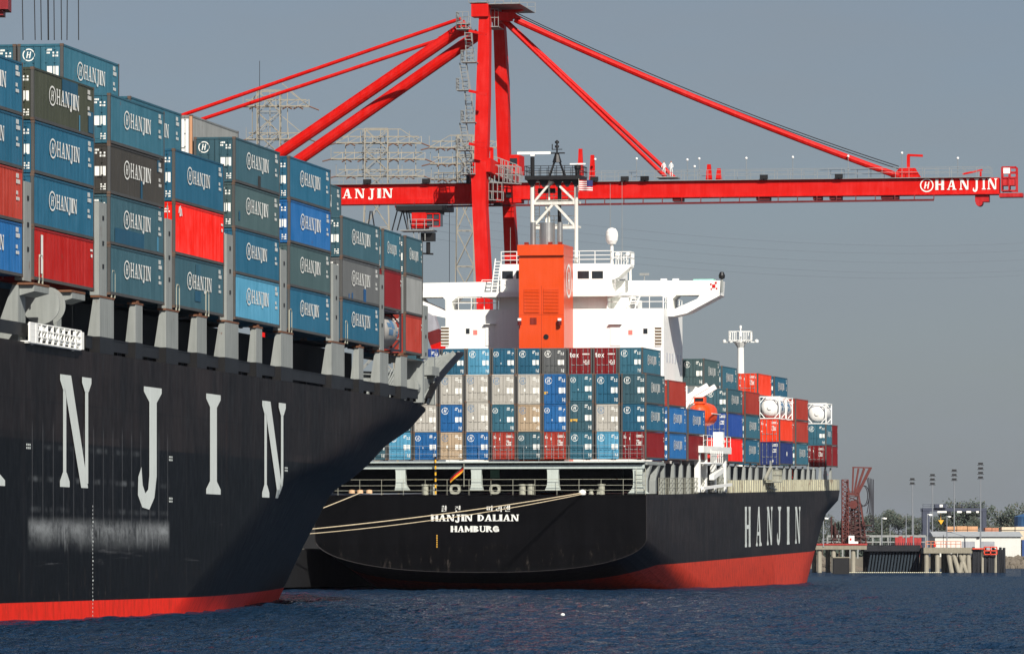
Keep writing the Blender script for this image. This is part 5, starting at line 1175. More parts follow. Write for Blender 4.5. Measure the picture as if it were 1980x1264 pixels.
# apex
ap = MB(); p, q = CRN.px(914, 34, 1, -5), CRN.px(947, 9, 1, -5); ap.box((p.x, -6, p.z), (q.x, -4, q.z)); p2, q2 = CRN.px(948, 34, 1, 5), CRN.px(974, 12, 1, 5); ap.box((p2.x, 4, p2.z), (q2.x, 6, q2.z)); ap.bar((q.x-.8, -3.95, p.z+.7), (q.x-.4, 3.95, p.z+.7), 1.0, 1.2)
for y in (16, 27): a = cp(966, y+6, -1); b = cp(1008, y+4 if y > 20 else y-2, -1); ap.poly([(a.x, -1.2 if y > 20 else .4, a.z-.45), (b.x, -1.2 if y > 20 else .4, b.z-.2), (b.x-1, -1.2 if y > 20 else .4, b.z+.5), (a.x, -1.2 if y > 20 else .4, a.z+.55)], (0, .8, 0))
ap.bar((cp(945, 25).x, -3.9, p.z+.3), (cp(985, 28).x, -.4, p.z+.4), .9, 1.0); ap.build('apex_head', CRANE, crane)
ra = MB()
for x0, x1, y in ((912, 948, 9), (948, 1010, 12)):
    p, q = cp(x0, y, -4), cp(x1, y, -4); ra.box((p.x, -6, p.z), (q.x, 5, p.z+.08)); ra.rail([(p.x, -6, p.z+.08), (q.x, -6, p.z+.08)], 1.2, .03, .9); ra.rail([(p.x, 5, p.z+.08), (q.x, 5, p.z+.08)], 1.2, .03, .9)
p = cp(958, 55, -3); ra.box((cp(946, 55, -3).x, -4.5, p.z), (cp(968, 55, -3).x, -1, p.z+.1)); ra.rail([(cp(946, 55, -3).x, -4.5, p.z+.1), (cp(968, 55, -3).x, -4.5, p.z+.1)], 2.0, .035, .45, (1, .5))
ra.build('apex_platform', GALV, crane)
# stays: tubes; seen pixels at the given b
def stay(x0, y0, x1, y1, b0, b1, r, name='forestay', k=1.0, bend=None):
    a, b = CRN.px(x0, y0, 1, b0), CRN.px(x1, y1, 1, b1); b = a+(b-a)*k; m = MB()
    if bend:
        n = 12; pts = [a.lerp(b, i/n)+Vector((0, 0, -bend*4*(i/n)*(1-i/n))) for i in range(n+1)]; m.path(pts, r, 8)
    else: m.tube(a, b, r, n=12)
    return m.build(name, CRANE, crane)
stay(903, 48, 548, 292, -5, -5, .68, 'back_strut', 1.26); stay(926, 66, 590, 301, 5, 5, .68, 'back_strut', 1.26)
stay(892, 36, 355, 222, -3, -3, .22, 'backstay', 1.72); stay(850, 77, 390, 231, 3, 3, .22, 'backstay', 1.6); stay(912, 58, 850, 77, 3, 3, .4, 'backstay')
stay(996, 38, 1738, 341, -.6, -.6, .36, 'forestay', 1, .55); stay(1000, 40, 1738, 341, .6, .6, .36, 'forestay', 1, .55)
stay(968, 36, 1287, 342, -1, -1, .24, 'inner_forestay'); stay(978, 40, 1304, 344, 1, 1, .24, 'inner_forestay')
m = MB(); a, b = cp(1312, 345, -1), cp(1278, 333, -1); m.box((cp(1270, 350).x, -1.5, zt(0)+.4), (cp(1310, 350).x, 1.5, zt(0)+.52)); m.build('stay_platform', GALV, boom)
for k, (y0, y1) in enumerate(((26, 322), (30, 327))):
    m = MB(); a, b = CRN.px(1000, y0, 1, -.3+.6*k), CRN.px(1738, y1, 1, -.3+.6*k); n = 14; m.path([a.lerp(b, i/n)+Vector((0, 0, -.9*4*(i/n)*(1-i/n))) for i in range(n+1)], .055, 5); m.build('hoist_cable', BLACK, crane)
# stair tower beside the near leg
m = MB(); ys = [48, 58, 122, 176, 238, 292, 338]; xs = [(884,908),(884,912),(893,922),(884,908),(893,920),(886,912),(893,920)]
for (xl, xr), y in zip(xs, ys):
    p, q = CRN.px(xl, y, 1, -7), CRN.px(xr, y, 1, -7); m.box((p.x, -7.6, p.z), (q.x, -6, p.z+.1)); m.rail([(p.x, -7.6, p.z+.1), (q.x, -7.6, p.z+.1)], 1.3, .035, .6); m.rail([(p.x, -7.6, p.z+.1), (p.x, -6, p.z+.1)], 1.3, .035, .6)
for i in range(len(ys)-1):
    x0 = 889 if i % 2 == 0 else 899; x1 = 897 if i % 2 == 0 else 903
    p, q = CRN.px(x0, ys[i], 1, -7), CRN.px(x1, ys[i+1], 1, -7); m.ladder((p.x, -7.2, p.z), (q.x, -7.2, q.z), (.75, 0, 0), .36, .045); m.ladder((p.x, -6.6, p.z), (q.x, -6.6, q.z), (.75, 0, 0), .5, .03)
m.build('stair_tower', GALV, crane)
m = MB()
for y in (64, 180, 282): p, q = CRN.px(907, y-4, 1, -8.5), CRN.px(940, y+3, 1, -8.5); m.bar((p.x, -8.6, p.z), (q.x, -8.6, q.z), .28, .3)
m.build('stair_bracket', CRANE, crane)
# walkways, gangway stairs and operator cabin at the hinge
m = MB()
for x0, y0, x1, y1, b in ((940,330,1000,352,-3),(942,352,1006,356,-4),(938,386,972,388,-4)):
    p, q = CRN.px(x0, y0, 1, b), CRN.px(x1, y1, 1, b); m.bar(p, q, 1.0, .1); m.rail([p+Vector((0,-.5,0)), q+Vector((0,-.5,0))], 2.0, .04, .5, (1, .5)); m.rail([p+Vector((0,.5,0)), q+Vector((0,.5,0))], 2.0, .04, .7, (1, .5))
m.build('hinge_walkway', GALV, crane)
p, q = CRN.px(985, 336, 1, -2), CRN.px(1004, 299, 1, -2); m = MB(); m.box((p.x, -2, p.z), (q.x, 1.5, q.z)); cb = m.build('machine_cabin', CRANE, crane)
m = MB(); r0, r1 = CRN.px(986, 318, 1, -2), CRN.px(1000, 306, 1, -2); m.box((r0.x, -2.03, r0.z), (r1.x, -2.004, r1.z)); m.build('window', GLASS, cb)
m = MB()
for x, y, w_, h_ in ((950, 375, 9, 14), (984, 372, 10, 10), (962, 392, 14, 6), (905, 335, 6, 20)):
    p, q = CRN.px(x-w_/2, y+h_, 1, -3), CRN.px(x+w_/2, y, 1, -3); m.box((p.x, -3.2, p.z), (q.x, -2, q.z))
m.build('hinge_machinery', BLACKP, crane)
m = MB(); p = CRN.px(952, 300, 1, -5)
m.bar(CRN.px(940, 288, 1, -5), CRN.px(952, 288, 1, -5), .35); m.bar(CRN.px(951, 286, 1, -5), CRN.px(951, 318, 1, -5), .35); m.bar(CRN.px(923, 262, 1, -10), CRN.px(923, 300, 1, -10), .14); m.bar(CRN.px(915, 275, 1, -10), CRN.px(938, 275, 1, -10), .14); m.build('service_hoist', CRANE, crane)
# trolley and driver's cab
tr = MB(); p, q = cp(770, 411), cp(868, 398); tr.box((p.x, -2.4, p.z+.15), (q.x, 2.4, q.z)); tr.box((cp(795, 411).x, -2.2, cp(795, 413).z), (cp(850, 400).x, 2.2, q.z)); tr.build('trolley', BLACKP, crane)
m = MB(); p, q = cp(796, 441, -2.4), cp(823, 411, -2.4); m.box((p.x, -2.4, p.z), (q.x, -.2, q.z)); cab = m.build('driver_cab', CRANE, crane)
m = MB(); p, q = cp(824, 438, -2.4), cp(850, 413, -2.4); m.box((p.x, -2.3, p.z+.1), (q.x, -.3, q.z)); m.build('cab_window', paint('cab_glass', (60, 66, 72), .15), cab)
m = MB(); f0, f1 = p.x, q.x
for x in (f0, (f0+f1)/2, f1): m.bar((x, -2.36, p.z), (x, -2.36, q.z), .12)
for z in (p.z, (p.z+q.z)/2, q.z): m.bar((f0, -2.36, z), (f1, -2.36, z), .12)
m.build('cab_frame', CRANE, cab)
m = MB(); p, q = cp(774, 447, -2.4), cp(838, 444, -2.4); m.box((p.x, -2.8, p.z), (q.x, 0, q.z)); m.rail([(p.x+1, -2.75, q.z), (q.x, -2.75, q.z)], 1.2, .035, .9)
for x0, x1 in ((799,802),(810,810),(822,822)): a, b = cp(x0, 447, -2.4), cp(x1, 465, -2.4); m.bar((a.x, -2.4, a.z), (b.x, -2.4, b.z), .1)
m.build('cab_platform', GALV, cab)
m = MB(); a = cp(828, 450, -1.5); m.box((a.x-.8, -2, a.z-1.0), (a.x+.8, -1, a.z)); m.tube((a.x, -1.5, a.z-1.1), (a.x, -1.5, a.z-2.4), .25); m.bar((a.x-1, -1.5, a.z-2.4), (a.x+.6, -1.5, a.z-2.5), .2); m.build('cable_reel', BLACKP, cab)
m = MB()
for x0, x1 in ((768,758),(778,768),(779,788),(786,790),(790,797),(716,711),(719,725)): m.bar(cp(x0, 408, -1), cp(x1, 446, -1), .13)
m.build('trolley_strut', BLACKP, crane)
m = MB()
for x, y1 in ((869, 560), (882, 560)): m.bar(cp(x, 404, 0), cp(x, y1+60, 0), .05)
m.build('hoist_rope', BLACK, crane)
# banded diagonal brace low on the crane
m = MB(); pts = [(826, 604), (838, 640), (846, 664), (858, 700)]
for i, ((x0, y0), (x1, y1)) in enumerate(zip(pts[:-1], pts[1:])): m.bar(CRN.px(x0, y0, 1, -9), CRN.px(x1, y1, 1, -9), 1.5, 1.5, mi=(0, 1, 2)[i])
m.build('banded_brace', [paint('brace_grey', (150, 150, 156), .6), DKRED, CRANE], crane)
# ---- two people on the boom walkway
SKIN = paint('skin', (170, 120, 96), .6, .05); SHIRT = paint('white_shirt', (228, 228, 224), .8, .05); HAIRM = paint('dark_hair', (40, 32, 28), .8)
COVER = paint('orange_coverall', (214, 62, 34), .8, .05)
def person(M, label, cloth, lean=0.0, arm=.5):
    r = thing('person', label, 'person', M)
    vs = {'p': (0,0,.95), 'c': (0,-lean*.5,1.25), 'n': (0,-lean,1.5), 'h': (0,-lean-.02,1.62), 't': (0,-lean-.02,1.74)}
    for s_, k in ((-1,'l'), (1,'r')):
        vs['hip'+k] = (s_*.1,0,.9); vs['kn'+k] = (s_*.12,-.03,.5); vs['an'+k] = (s_*.13,.02,.09); vs['to'+k] = (s_*.15,-.16,.04)
        vs['sh'+k] = (s_*.19,-lean,1.42); vs['el'+k] = (s_*.24,-lean-.05+.02*s_,1.15); vs['ha'+k] = (s_*.2,-lean-arm*.45,1.08); vs['fi'+k] = (s_*.19,-lean-arm*.45-.12,1.05)
    ed = [('p','c'),('c','n'),('n','h'),('h','t')]
    for k in 'lr': ed += [('p','hip'+k),('hip'+k,'kn'+k),('kn'+k,'an'+k),('an'+k,'to'+k),('n','sh'+k),('sh'+k,'el'+k),('el'+k,'ha'+k),('ha'+k,'fi'+k)]
    rad = {'p':.15,'c':.15,'n':.07,'h':.1,'t':.08}
    for k in 'lr': rad.update({'hip'+k:.105,'kn'+k:.08,'an'+k:.065,'to'+k:.04,'sh'+k:.07,'el'+k:.05,'ha'+k:.04,'fi'+k:.03})
    ks = list(vs); me = bpy.data.meshes.new('body'); me.from_pydata([vs[k] for k in ks], [(ks.index(a), ks.index(b)) for a, b in ed], [])
    o = bpy.data.objects.new('body', me); C.objects.link(o); o.parent = r; mo = o.modifiers.new('skin', 'SKIN'); o.modifiers.new('sub', 'SUBSURF').levels = 1
    for i, k in enumerate(ks): me.skin_vertices[0].data[i].radius = (rad[k], rad[k]*.8); me.skin_vertices[0].data[i].use_root = (k == 'p')
    me.materials.append(cloth)
    h = MB(); h.lathe([(0,-.13),(.06,-.11),(.085,-.02),(.085,.06),(.05,.12),(0,.13)], (0,-lean-.02,1.69), 12); h.build('head', SKIN, r, smooth=True)
    h = MB(); h.lathe([(.092,.0),(.095,.06),(.06,.13),(0,.145)], (0,-lean+.005,1.69), 12); h.build('hair', HAIRM, r, smooth=True)
    return r
p = cp(1284, 342, -.9); z0 = zt(0)+.52
for x, lb_, f in ((1283.5, 'person in white shirt leaning on the crane boom railing beside the inner stays', .15), (1297.5, 'person in white shirt standing second along the crane boom platform, elbows bent', .05)):
    a = cp(x, 342, -1.1).x; person(CRN.M @ Matrix.Translation((a, -.95, zt(a)+.52)), lb_, SHIRT, f, .6)
for x, lb_ in ((1527, 'person in orange coverall standing at the ship side under the navy box'), (1591, 'person in orange coverall standing nearest the bow on the ship side deck')):
    q = FAR.px(x, 922, 0, B-1.2); person(FAR.M @ Matrix.Translation((B-1.0, q.y, FD(q.y)+.9)) @ Matrix.Rotation(1.2, 4, 'Z'), lb_, COVER, .05, .5)
# ------------------------------------------------------------------ pylons and power lines
PYL = paint('pylon_steel', (142, 136, 122), .6, .1); INSUL = paint('insulator_brown', (110, 80, 66), .5)
def lattice(mb, p0, p1, w0, w1, n, r):
    """square lattice mast from p0 up to p1, widths w0 to w1"""
    p0 = Vector(p0); p1 = Vector(p1); rings = []
    for i in range(n+1):
        f = i/n; c = p0.lerp(p1, f); h = (w0+(w1-w0)*f)/2; rings.append([c+Vector((sx*h, sy*h, 0)) for sx, sy in ((-1,-1),(1,-1),(1,1),(-1,1))])
    for a, b in zip(rings[:-1], rings[1:]):
        for j in range(4):
            k = (j+1) % 4; mb.bar(a[j], b[j], r*1.6); mb.bar(a[j], b[k], r); mb.bar(a[k], b[j], r); mb.bar(b[j], b[k], r)
def pylon(x, ytop, arms, wtop, wbot, label, Z=1000.0, bays=22):
    base = W(x, YH, Z); base.z = 4; top = W(x, ytop, Z); r = thing('pylon', label, 'pylon', Matrix.Translation(base), 'lattice pylons behind the quay'); H = top.z-4
    m = MB(); zb = W(x, max(a[2] for a in arms)+30, Z).z-4; lattice(m, (0,0,0), (0,0,zb), wbot, wtop, 10, .13); lattice(m, (0,0,zb), (0,0,H), wtop, wtop, max(3, int((H-zb)/3.0)), .12); m.build('tower', PYL, r)
    for xl, xr, y, ti in arms:
        a, b = W(xl, y, Z)-base, W(xr, y, Z)-base; m = MB(); d = 1.1
        n = max(6, int((b.x-a.x)/2.0))
        for sy in (-d, d): m.bar((a.x, sy, a.z), (b.x, sy, b.z), .2); m.bar((a.x+.5, sy*.6, a.z+1.2), (b.x-.5, sy*.6, b.z+1.2), .12)
        for i in range(n):
            f, g = i/n, (i+1)/n; p, q = a.lerp(b, f), a.lerp(b, g)
            m.bar((p.x, -d, p.z), (q.x, -d*.6, q.z+1.2), .1); m.bar((q.x, -d*.6, q.z+1.2), (q.x, -d, q.z), .1); m.bar((p.x, d, p.z), (q.x, -d, q.z), .09)
            if i % 2 == 0: m.bar((p.x, 0, p.z), (p.x, 0, p.z+2.2), .08)
        if ti: 
            for e, sg in ((a, 1), (b, -1)): m.bar((e.x, 0, e.z), (e.x+sg*5, 0, e.z+4.2), .14)
        m.build('cross_arm', PYL, r)
        m = MB()
        for i in range(1, 6):
            p = a.lerp(b, i/6)
            if abs(p.x) < wtop/2+.4: continue
            for dx in (-.9, .9): m.tube((p.x, 0, p.z), (p.x+dx, 0, p.z-.5), .14, n=5)
        m.tube((a.x, 0, a.z), (a.x-1.6, 0, a.z-.4), .13, n=5); m.tube((b.x, 0, b.z), (b.x+1.8, 0, b.z-.7), .13, n=5)
        m.build('insulator', INSUL, r)
    m = MB(); a0 = arms[0]; P = [W(a0[0]+40, ytop, Z)-base, W(a0[1]-40, ytop, Z)-base]; m.bar(P[0], P[1], .16); m.bar(P[0], W(a0[0], a0[2], Z)-base, .12); m.bar(P[1], W(a0[1], a0[2], Z)-base, .12)
    for xx in range(int(a0[0])+18, int(a0[1])-10, 34):
        t0, t1 = W(xx, a0[2] if a0[0]+40 > xx or xx > a0[1]-40 else ytop, Z)-base, W(xx, arms[-1][2], Z)-base; m.bar(t0, t1, .15)
    m.build('top_frame', PYL, r)
pylon(520, 176, [(470,598,206,True),(476,599,270,True)], 4.2, 9.0, 'lone lattice pylon behind the stacked boxes, its top crossed by thin crane stays')
pylon(728, 250, [(650,815,277,False),(640,822,308,False),(650,820,341,False)], 4.2, 9.0, 'wide three-armed lattice pylon between the back struts and the crane leg')
pylon(899, 262, [(830,960,286,False),(832,962,317,False),(834,962,347,False)], 2.8, 5.4, 'three-armed lattice pylon half hidden behind the crane leg')
WIRE = paint('power_wire', (116, 120, 128), .6)
for i, (y0, y1) in enumerate(((412,438),(430,452),(446,470),(462,492),(478,500))):
    a, b = W(815, y0-20, 1000), W(2150, y1+18, 1500); n = 18; m = MB(); m.path([a.lerp(b, k/n)-Vector((0,0,5*4*(k/n)*(1-k/n))) for k in range(n+1)], .018, 4)
    o = m.build('power_line', WIRE); tag(o, 'thin sagging power line crossing the sky under the boom', 'cable', 'power lines')
m = MB(); a, b = W(502, 245, 640), W(502, 118, 640); m.tube((a.x, a.y, 4), b, .06, .03, 6); o = m.build('whip_mast', BLACKP); tag(o, 'thin dark radio mast rising above the crane stays', 'antenna')
# ------------------------------------------------------------------ second crane's tackle above the near ship
ck = thing('crane_tackle', 'red crane tackle cut by the picture corner, its cables hanging over the boxes', 'crane part', Matrix.Translation(W(5, 18, 300)))
o_ = W(5, 18, 300)
m = MB(); m.box((-1.6,-1,-.1), (.4,1,.7)); m.box((-1.2,-.7,-.4), (.1,.7,-.12)); m.bar((-1.5,0,.7), (-1.5,0,9), .6); m.bar((-8,0,9), (12,0,9), 1.4); m.build('sheave_block', [paint('tackle_red', (130, 24, 30), .5)], ck)
m = MB()
for x0, x1 in ((41,44.5),(64,68),(77,80),(91,93),(92.5,94),(103,105),(117,119),(131,129.5),(151,152)):
    a, b = W(x0, -140, 300)-o_, W(x1, 78, 300)-o_; m.bar(a, b, .05)
m.build('hanging_cable', BLACK, ck)
# ------------------------------------------------------------------ far shore on the starboard side
sm, sn, sb = new_mat('shore_ground'); sv = coords(sn, False)
sn.links.new(mixc(sn, ramp(sn, noise(sn, sv, .08, 6), .3, .7), lin((118, 112, 98)), lin((84, 80, 72))), sb.inputs['Base Color']); sb.inputs['Roughness'].default_value = .95
m = MB(); e = [W(1560, 1090, 1560), W(2050, 1090, 1640), W(4200, 1090, 1700), W(4200, 1090, 9000), W(-2500, 1090, 9000), W(-2500, 1090, 2300), W(1300, 1090, 1700)]
m.poly([(p.x, p.y, -3) for p in e], (0, 0, 6.4)); o = m.build('shore', sm); tag(o, kind='structure')
# rubble bank
rk = MB(); r = random.Random(5)
def rock(mb, c, s_):
    bm = bmesh.new(); bmesh.ops.create_icosphere(bm, subdivisions=1, radius=s_)
    for v in bm.verts: v.co *= r.uniform(.7, 1.25)
    mb.add([v.co+Vector(c) for v in bm.verts], [tuple(v.index for v in f.verts) for f in bm.faces]); bm.free()
for i in range(300):
    x = r.uniform(1905, 2080); p = W(x, 1085, 1590+r.uniform(-6, 26)); rock(rk, (p.x, p.y, (p.y-1584)/9+r.uniform(-.6, .3)), r.uniform(.6, 1.5))
for i in range(120):
    x = r.uniform(1575, 1662); p = W(x, 1085, 1250+r.uniform(-6, 22)); rock(rk, (p.x, p.y, (p.y-1246)/10*max(.1, (1668-x)/70)), r.uniform(.5, 1.1))
o = rk.build('rubble_bank', paint('rubble', (108, 100, 88), .95, .3)); tag(o, kind='stuff')
# trees: trunk, limbs and a crown of many leaf clumps
LEAF = [paint('leaf_dark', (58, 68, 58), .8, .25, scale=.25), paint('leaf_mid', (70, 80, 70), .8, .25, scale=.25), paint('leaf_dry', (92, 90, 76), .8, .25, scale=.25)]  # greyed greens carry the distance haze in their colour
BARK = paint('bark', (84, 72, 60), .9)
def crown_mesh(seed, wd, ht):
    r = random.Random(seed); m = MB()
    lobes = [(r.uniform(-.36, .36)*wd, r.uniform(-.3, .3)*wd, ht*(.30+.52*r.random()), wd*r.uniform(.16, .27)) for _ in range(16)]
    for k in range(4200):
        cx, cy, cz, cr = r.choice(lobes); v = Vector((r.gauss(0, 1), r.gauss(0, 1), r.gauss(0, .8))).normalized()*cr*r.uniform(.55, 1.1); c = Vector((cx, cy, cz))+v
        s_ = wd*r.uniform(.014, .034); a = Vector((r.gauss(0,1), r.gauss(0,1), r.gauss(0,1))).normalized(); b = a.orthogonal().normalized()
        m.add([c+a*s_, c+b*s_*.8, c-a*s_, c-b*s_*.8], [(0,1,2,3)], 0 if v.z < 0 and r.random() < .7 else (1 if r.random() < .8 else 2))  # clump undersides mostly take the dark leaf, shade put into the colour
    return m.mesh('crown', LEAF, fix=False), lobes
def tree(x, ytop, wpx, Z, label, seed):
    base = W(x, 1070, Z); base.z = 3.2; top = W(x, ytop, Z).z; H = (top-3.2)*1.12; wd = wpx/F*Z
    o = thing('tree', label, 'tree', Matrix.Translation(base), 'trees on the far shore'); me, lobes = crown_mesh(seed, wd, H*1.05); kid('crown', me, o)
    m = MB(); m.tube((0,0,-.2), (.2,0,H*.4), wd*.03, wd*.018, 8)
    for cx, cy, cz, cr in lobes[:7]: m.tube((.2,0,H*.36), (cx, cy, cz), wd*.014, wd*.004, 6)
    m.build('trunk', BARK, o)
TL = [(1590,1000,48,'slim hazy tree just past the bow of the far ship'),(1622,1012,40,'low tree behind the base of the red loading arms'),(1662,1004,50,'tree directly behind the hanging hoses of the loading arms'),(1704,984,64,'tall rounded tree standing first clear of the loading arms'),
 (1738,999,52,'tree behind the two plain light poles'),(1772,996,48,'tree beside the blue leg of the yard crane'),(1812,1000,46,'tree seen through the open frame of the yard crane'),(1852,979,92,'broad tree rising above the beam of the yard crane'),(1888,992,50,'tree behind the tallest floodlight mast'),(1946,983,84,'large domed tree beyond the white warehouse'),(1990,1002,50,'tree cut by the picture edge beside the blue tank')]
for i, (x, y, wp, lb_) in enumerate(TL): tree(x, y, wp, 1900+(i*37 % 90), lb_, 20+i)
m = MB(); r = random.Random(9)
for k in range(5200):
    x = r.uniform(1480, 2060); c = W(x, 1070, 1960+r.uniform(0, 60)); c.z = 3.2+abs(r.gauss(0, 1))*5.2*(.6+.4*math.sin(x*.09)); s_ = r.uniform(.5, 1.1); a = Vector((r.gauss(0,1), r.gauss(0,1), r.gauss(0,1))).normalized(); b = a.orthogonal().normalized()
    m.add([c+a*s_, c+b*s_, c-a*s_, c-b*s_], [(0,1,2,3)], k % 3 if k % 3 < 2 else 0)
o = m.build('undergrowth', LEAF, fix=False); tag(o, kind='stuff')
# warehouse
wh = thing('warehouse', 'long low white warehouse with pale roof and two grey doors', 'warehouse', Matrix.Translation(W(1890, 1072, 1610).xy.to_3d()))
o_ = W(1890, 1072, 1610).xy.to_3d(); q = lambda x, y, Z=1610: W(x, y, Z)-o_
a, b = q(1808, 1068), q(1974, 1037); m = MB(); m.box((a.x, 0, 3.4), (b.x, 22, b.z)); m.build('wall', paint('warehouse_white', (206, 206, 198), .7, .08, .1, .1), wh)
a2 = q(1803, 1031); m = MB(); m.poly([(a.x-.6, -.6, b.z+.01), (a.x-.6, 11, b.z+1.6), (a.x-.6, 22.6, b.z+.01)], (b.x-a.x+1.2, 0, 0)); m.build('roof', paint('warehouse_roof', (168, 172, 172), .6), wh)
for x0, x1 in ((1860, 1885), (1897, 1923)):
    c, d = q(x0, 1060), q(x1, 1046); m = MB(); m.box((c.x, -.12, 3.6), (d.x, -.01, d.z)); m.build('roller_door', paint('grey_roller', (150, 152, 156), .6), wh)
m = MB(); c = q(1891, 1039); m.box((c.x-.4, -.3, c.z-.3), (c.x+.4, -.01, c.z+.3)); m.build('wall_lamp', BLACKP, wh)
c, d = q(1975, 1072), q(2010, 1043); m = MB(); m.box((c.x+.4, 2, 0.5), (d.x+8, 20, d.z)); o = m.build('blue_shed', paint('shed_blue', (36, 66, 120), .6)); o.location = o_; tag(o, 'dark blue shed at the end of the white warehouse', 'shed')
# storage tank and stacked flat loads behind
m = MB(); c = W(2000, 1012, 1880); m.lathe([(0,3),(7,3),(7,c.z+2.5),(4,c.z+3.4),(0,c.z+3.6)], (c.x, c.y, 0), 24); o = m.build('storage_tank', paint('tank_blue', (60, 98, 140), .5)); tag(o, 'bright blue storage tank at the picture edge', 'tank')
for x0, x1, y0, y1, c_, lb_ in ((1830,1892,1015,1032,(196,150,112),'stack of salmon coloured boxes beyond the warehouse roof'),(1905,1932,1018,1031,(178,120,92),'short stack of rusty boxes beyond the warehouse'),(1937,1990,1016,1032,(206,190,164),'cream coloured long load beyond the warehouse roof')):
    a, b = W(x0, y1, 1720), W(x1, y0, 1720); m = MB(); n = max(2, int((b.x-a.x)/3)); rr = random.Random(x0)
    for i in range(n):
        for j in range(2): m.box((a.x+(b.x-a.x)*i/n, 1720, a.z+(b.z-a.z)*j/2-(2 if j == 0 else 0)), (a.x+(b.x-a.x)*(i+.94)/n, 1726, a.z+(b.z-a.z)*(j+.94)/2-rr.uniform(0, .3)))
    o = m.build('yard_load', paint('load_%d' % x0, c_, .8, .3)); tag(o, lb_, 'cargo')
# yard gantry crane
yc = thing('yard_crane', 'dark blue yard gantry crane with a machinery house on its beam', 'yard crane', Matrix.Translation(Vector((0, 1800, 3.4)))); Q = lambda x, y, Z=1800: W(x, y, Z)-Vector((0, 1800, 3.4))
NB = paint('gantry_navy', (58, 64, 80), .6, .15)
for x0, x1 in ((1784, 1797), (1899, 1907)):
    a, b = Q(x0, 1045), Q(x1, 984); m = MB(); m.box((a.x, -1, 0), (b.x, 1, b.z)); m.box((a.x+.3, 7, 0), (b.x-.3, 9, b.z)); m.build('leg', NB, yc)
a, b = Q(1784, 988), Q(1907, 984); m = MB(); m.box((a.x, -1.1, a.z), (b.x, 1.1, b.z+.4)); m.box((a.x, 7, a.z), (b.x, 9, b.z+.4)); m.build('beam', NB, yc)
m = MB(); m.rail([(a.x, -1.1, b.z+.4), (b.x, -1.1, b.z+.4)], 1.2, .06, 2.5); m.build('beam_railing', NB, yc)
c, d = Q(1807, 983), Q(1828, 974); m = MB(); m.box((c.x, -2, b.z+.42), (d.x, 2, d.z)); mh = m.build('machine_house', NB, yc)
c, d = Q(1816, 980), Q(1822, 975); m = MB(); m.box((c.x, -2.05, c.z), (d.x, -2.005, d.z)); m.build('emblem_plate', LETTER, mh)
for x0, x1 in ((1812, 1830), (1850, 1859), (1868, 1877), (1887, 1892)):
    c, d = Q(x0, 991), Q(x1, 987.5); m = MB(); m.box((c.x, -1.16, c.z), (d.x, -1.105, d.z)); m.build('beam_sign', LETTER, yc)
c, d = Q(1832, 996), Q(1838, 988); m = MB(); m.box((c.x, -1, c.z), (d.x, 1, d.z)); m.build('trolley_cab', BLACKP, yc)
c, d = Q(1814, 1013), Q(1825, 1005); m = MB(); m.poly([(c.x, 0, d.z), (d.x, 0, d.z), (d.x-.4, 0, (c.z+d.z)/2), (d.x-.8, 0, c.z), (c.x+.9, 0, c.z), (c.x+.5, 0, (c.z+d.z)/2)], (0, 1.5, 0)); m.bar((c.x+.9, .7, d.z), (c.x+.9, .7, a.z), .08); m.bar((d.x-.9, .7, d.z), (d.x-.9, .7, a.z), .08); m.build('spreader', YELLOW, yc)
# light masts and lamp posts
POLE = paint('pole_grey', (126, 130, 134), .6)
def mast_(x, yt, Z, label, heads):
    b = W(x, 1060, Z); t = W(x, yt, Z); r = thing('light_mast', label, 'light mast', Matrix.Translation((b.x, Z, 3.3)), 'tall floodlight masts'); H = t.z-3.3
    m = MB(); m.tube((0,0,0), (0,0,H), .24, .12, 10); m.build('mast_pole', POLE, r)
    for i in range(heads): m = MB(); z = H-.4-i*1.35; m.box((-.7,-.3,z-.3), (.7,.3,z+.25)); m.bar((-1.0,0,z-.45), (1.0,0,z-.45), .14); m.build('floodlight', BLACKP, r)
mast_(1896, 893, 1600, 'tallest floodlight mast, standing behind the white warehouse', 4); mast_(1845, 906, 1650, 'floodlight mast second in height, above the yard crane beam', 3); mast_(1803, 915, 1700, 'floodlight mast over the machinery house of the yard crane', 3); mast_(1764, 923, 1750, 'shortest floodlight mast, with a side arm', 2)
for x, yt, yb, Z, sd_, lb_ in ((1705,1000,1054,1150,1,'lamp post on the timber wharf with its head turned towards the sea'),(1793,993,1056,1150,1,'lamp post at the edge of the concrete pier beside the yard crane leg'),(1831,997,1050,1400,1,'lamp post in front of the warehouse'),(1592,1000,1052,1140,1,'lamp post beside the bow of the far ship'),(1752,996,1054,1400,0,'plain pole behind the red barrier'),(1766,990,1054,1380,0,'taller plain pole behind the red barrier'),(1721,1014,1045,1500,0,'short far pole beyond the timber wharf')):
    b = W(x, yb, Z); t = W(x, yt, Z); r = thing('lamp_post', lb_, 'lamp post', Matrix.Translation((b.x, Z, min(b.z, 5.7) if Z < 1300 else 3.3))); H = t.z-r.matrix_world.translation.z
    m = MB(); m.tube((0,0,-.3), (0,0,H), .16 if sd_ else .22, .1, 8); m.build('post', POLE, r)
    if sd_: m = MB(); m.bar((0,0,H-.1), (.7,0,H-.05), .1); m.box((.35,-.25,H-.35), (1.05,.25,H-.05)); m.build('lamp_head', WHITE, r)
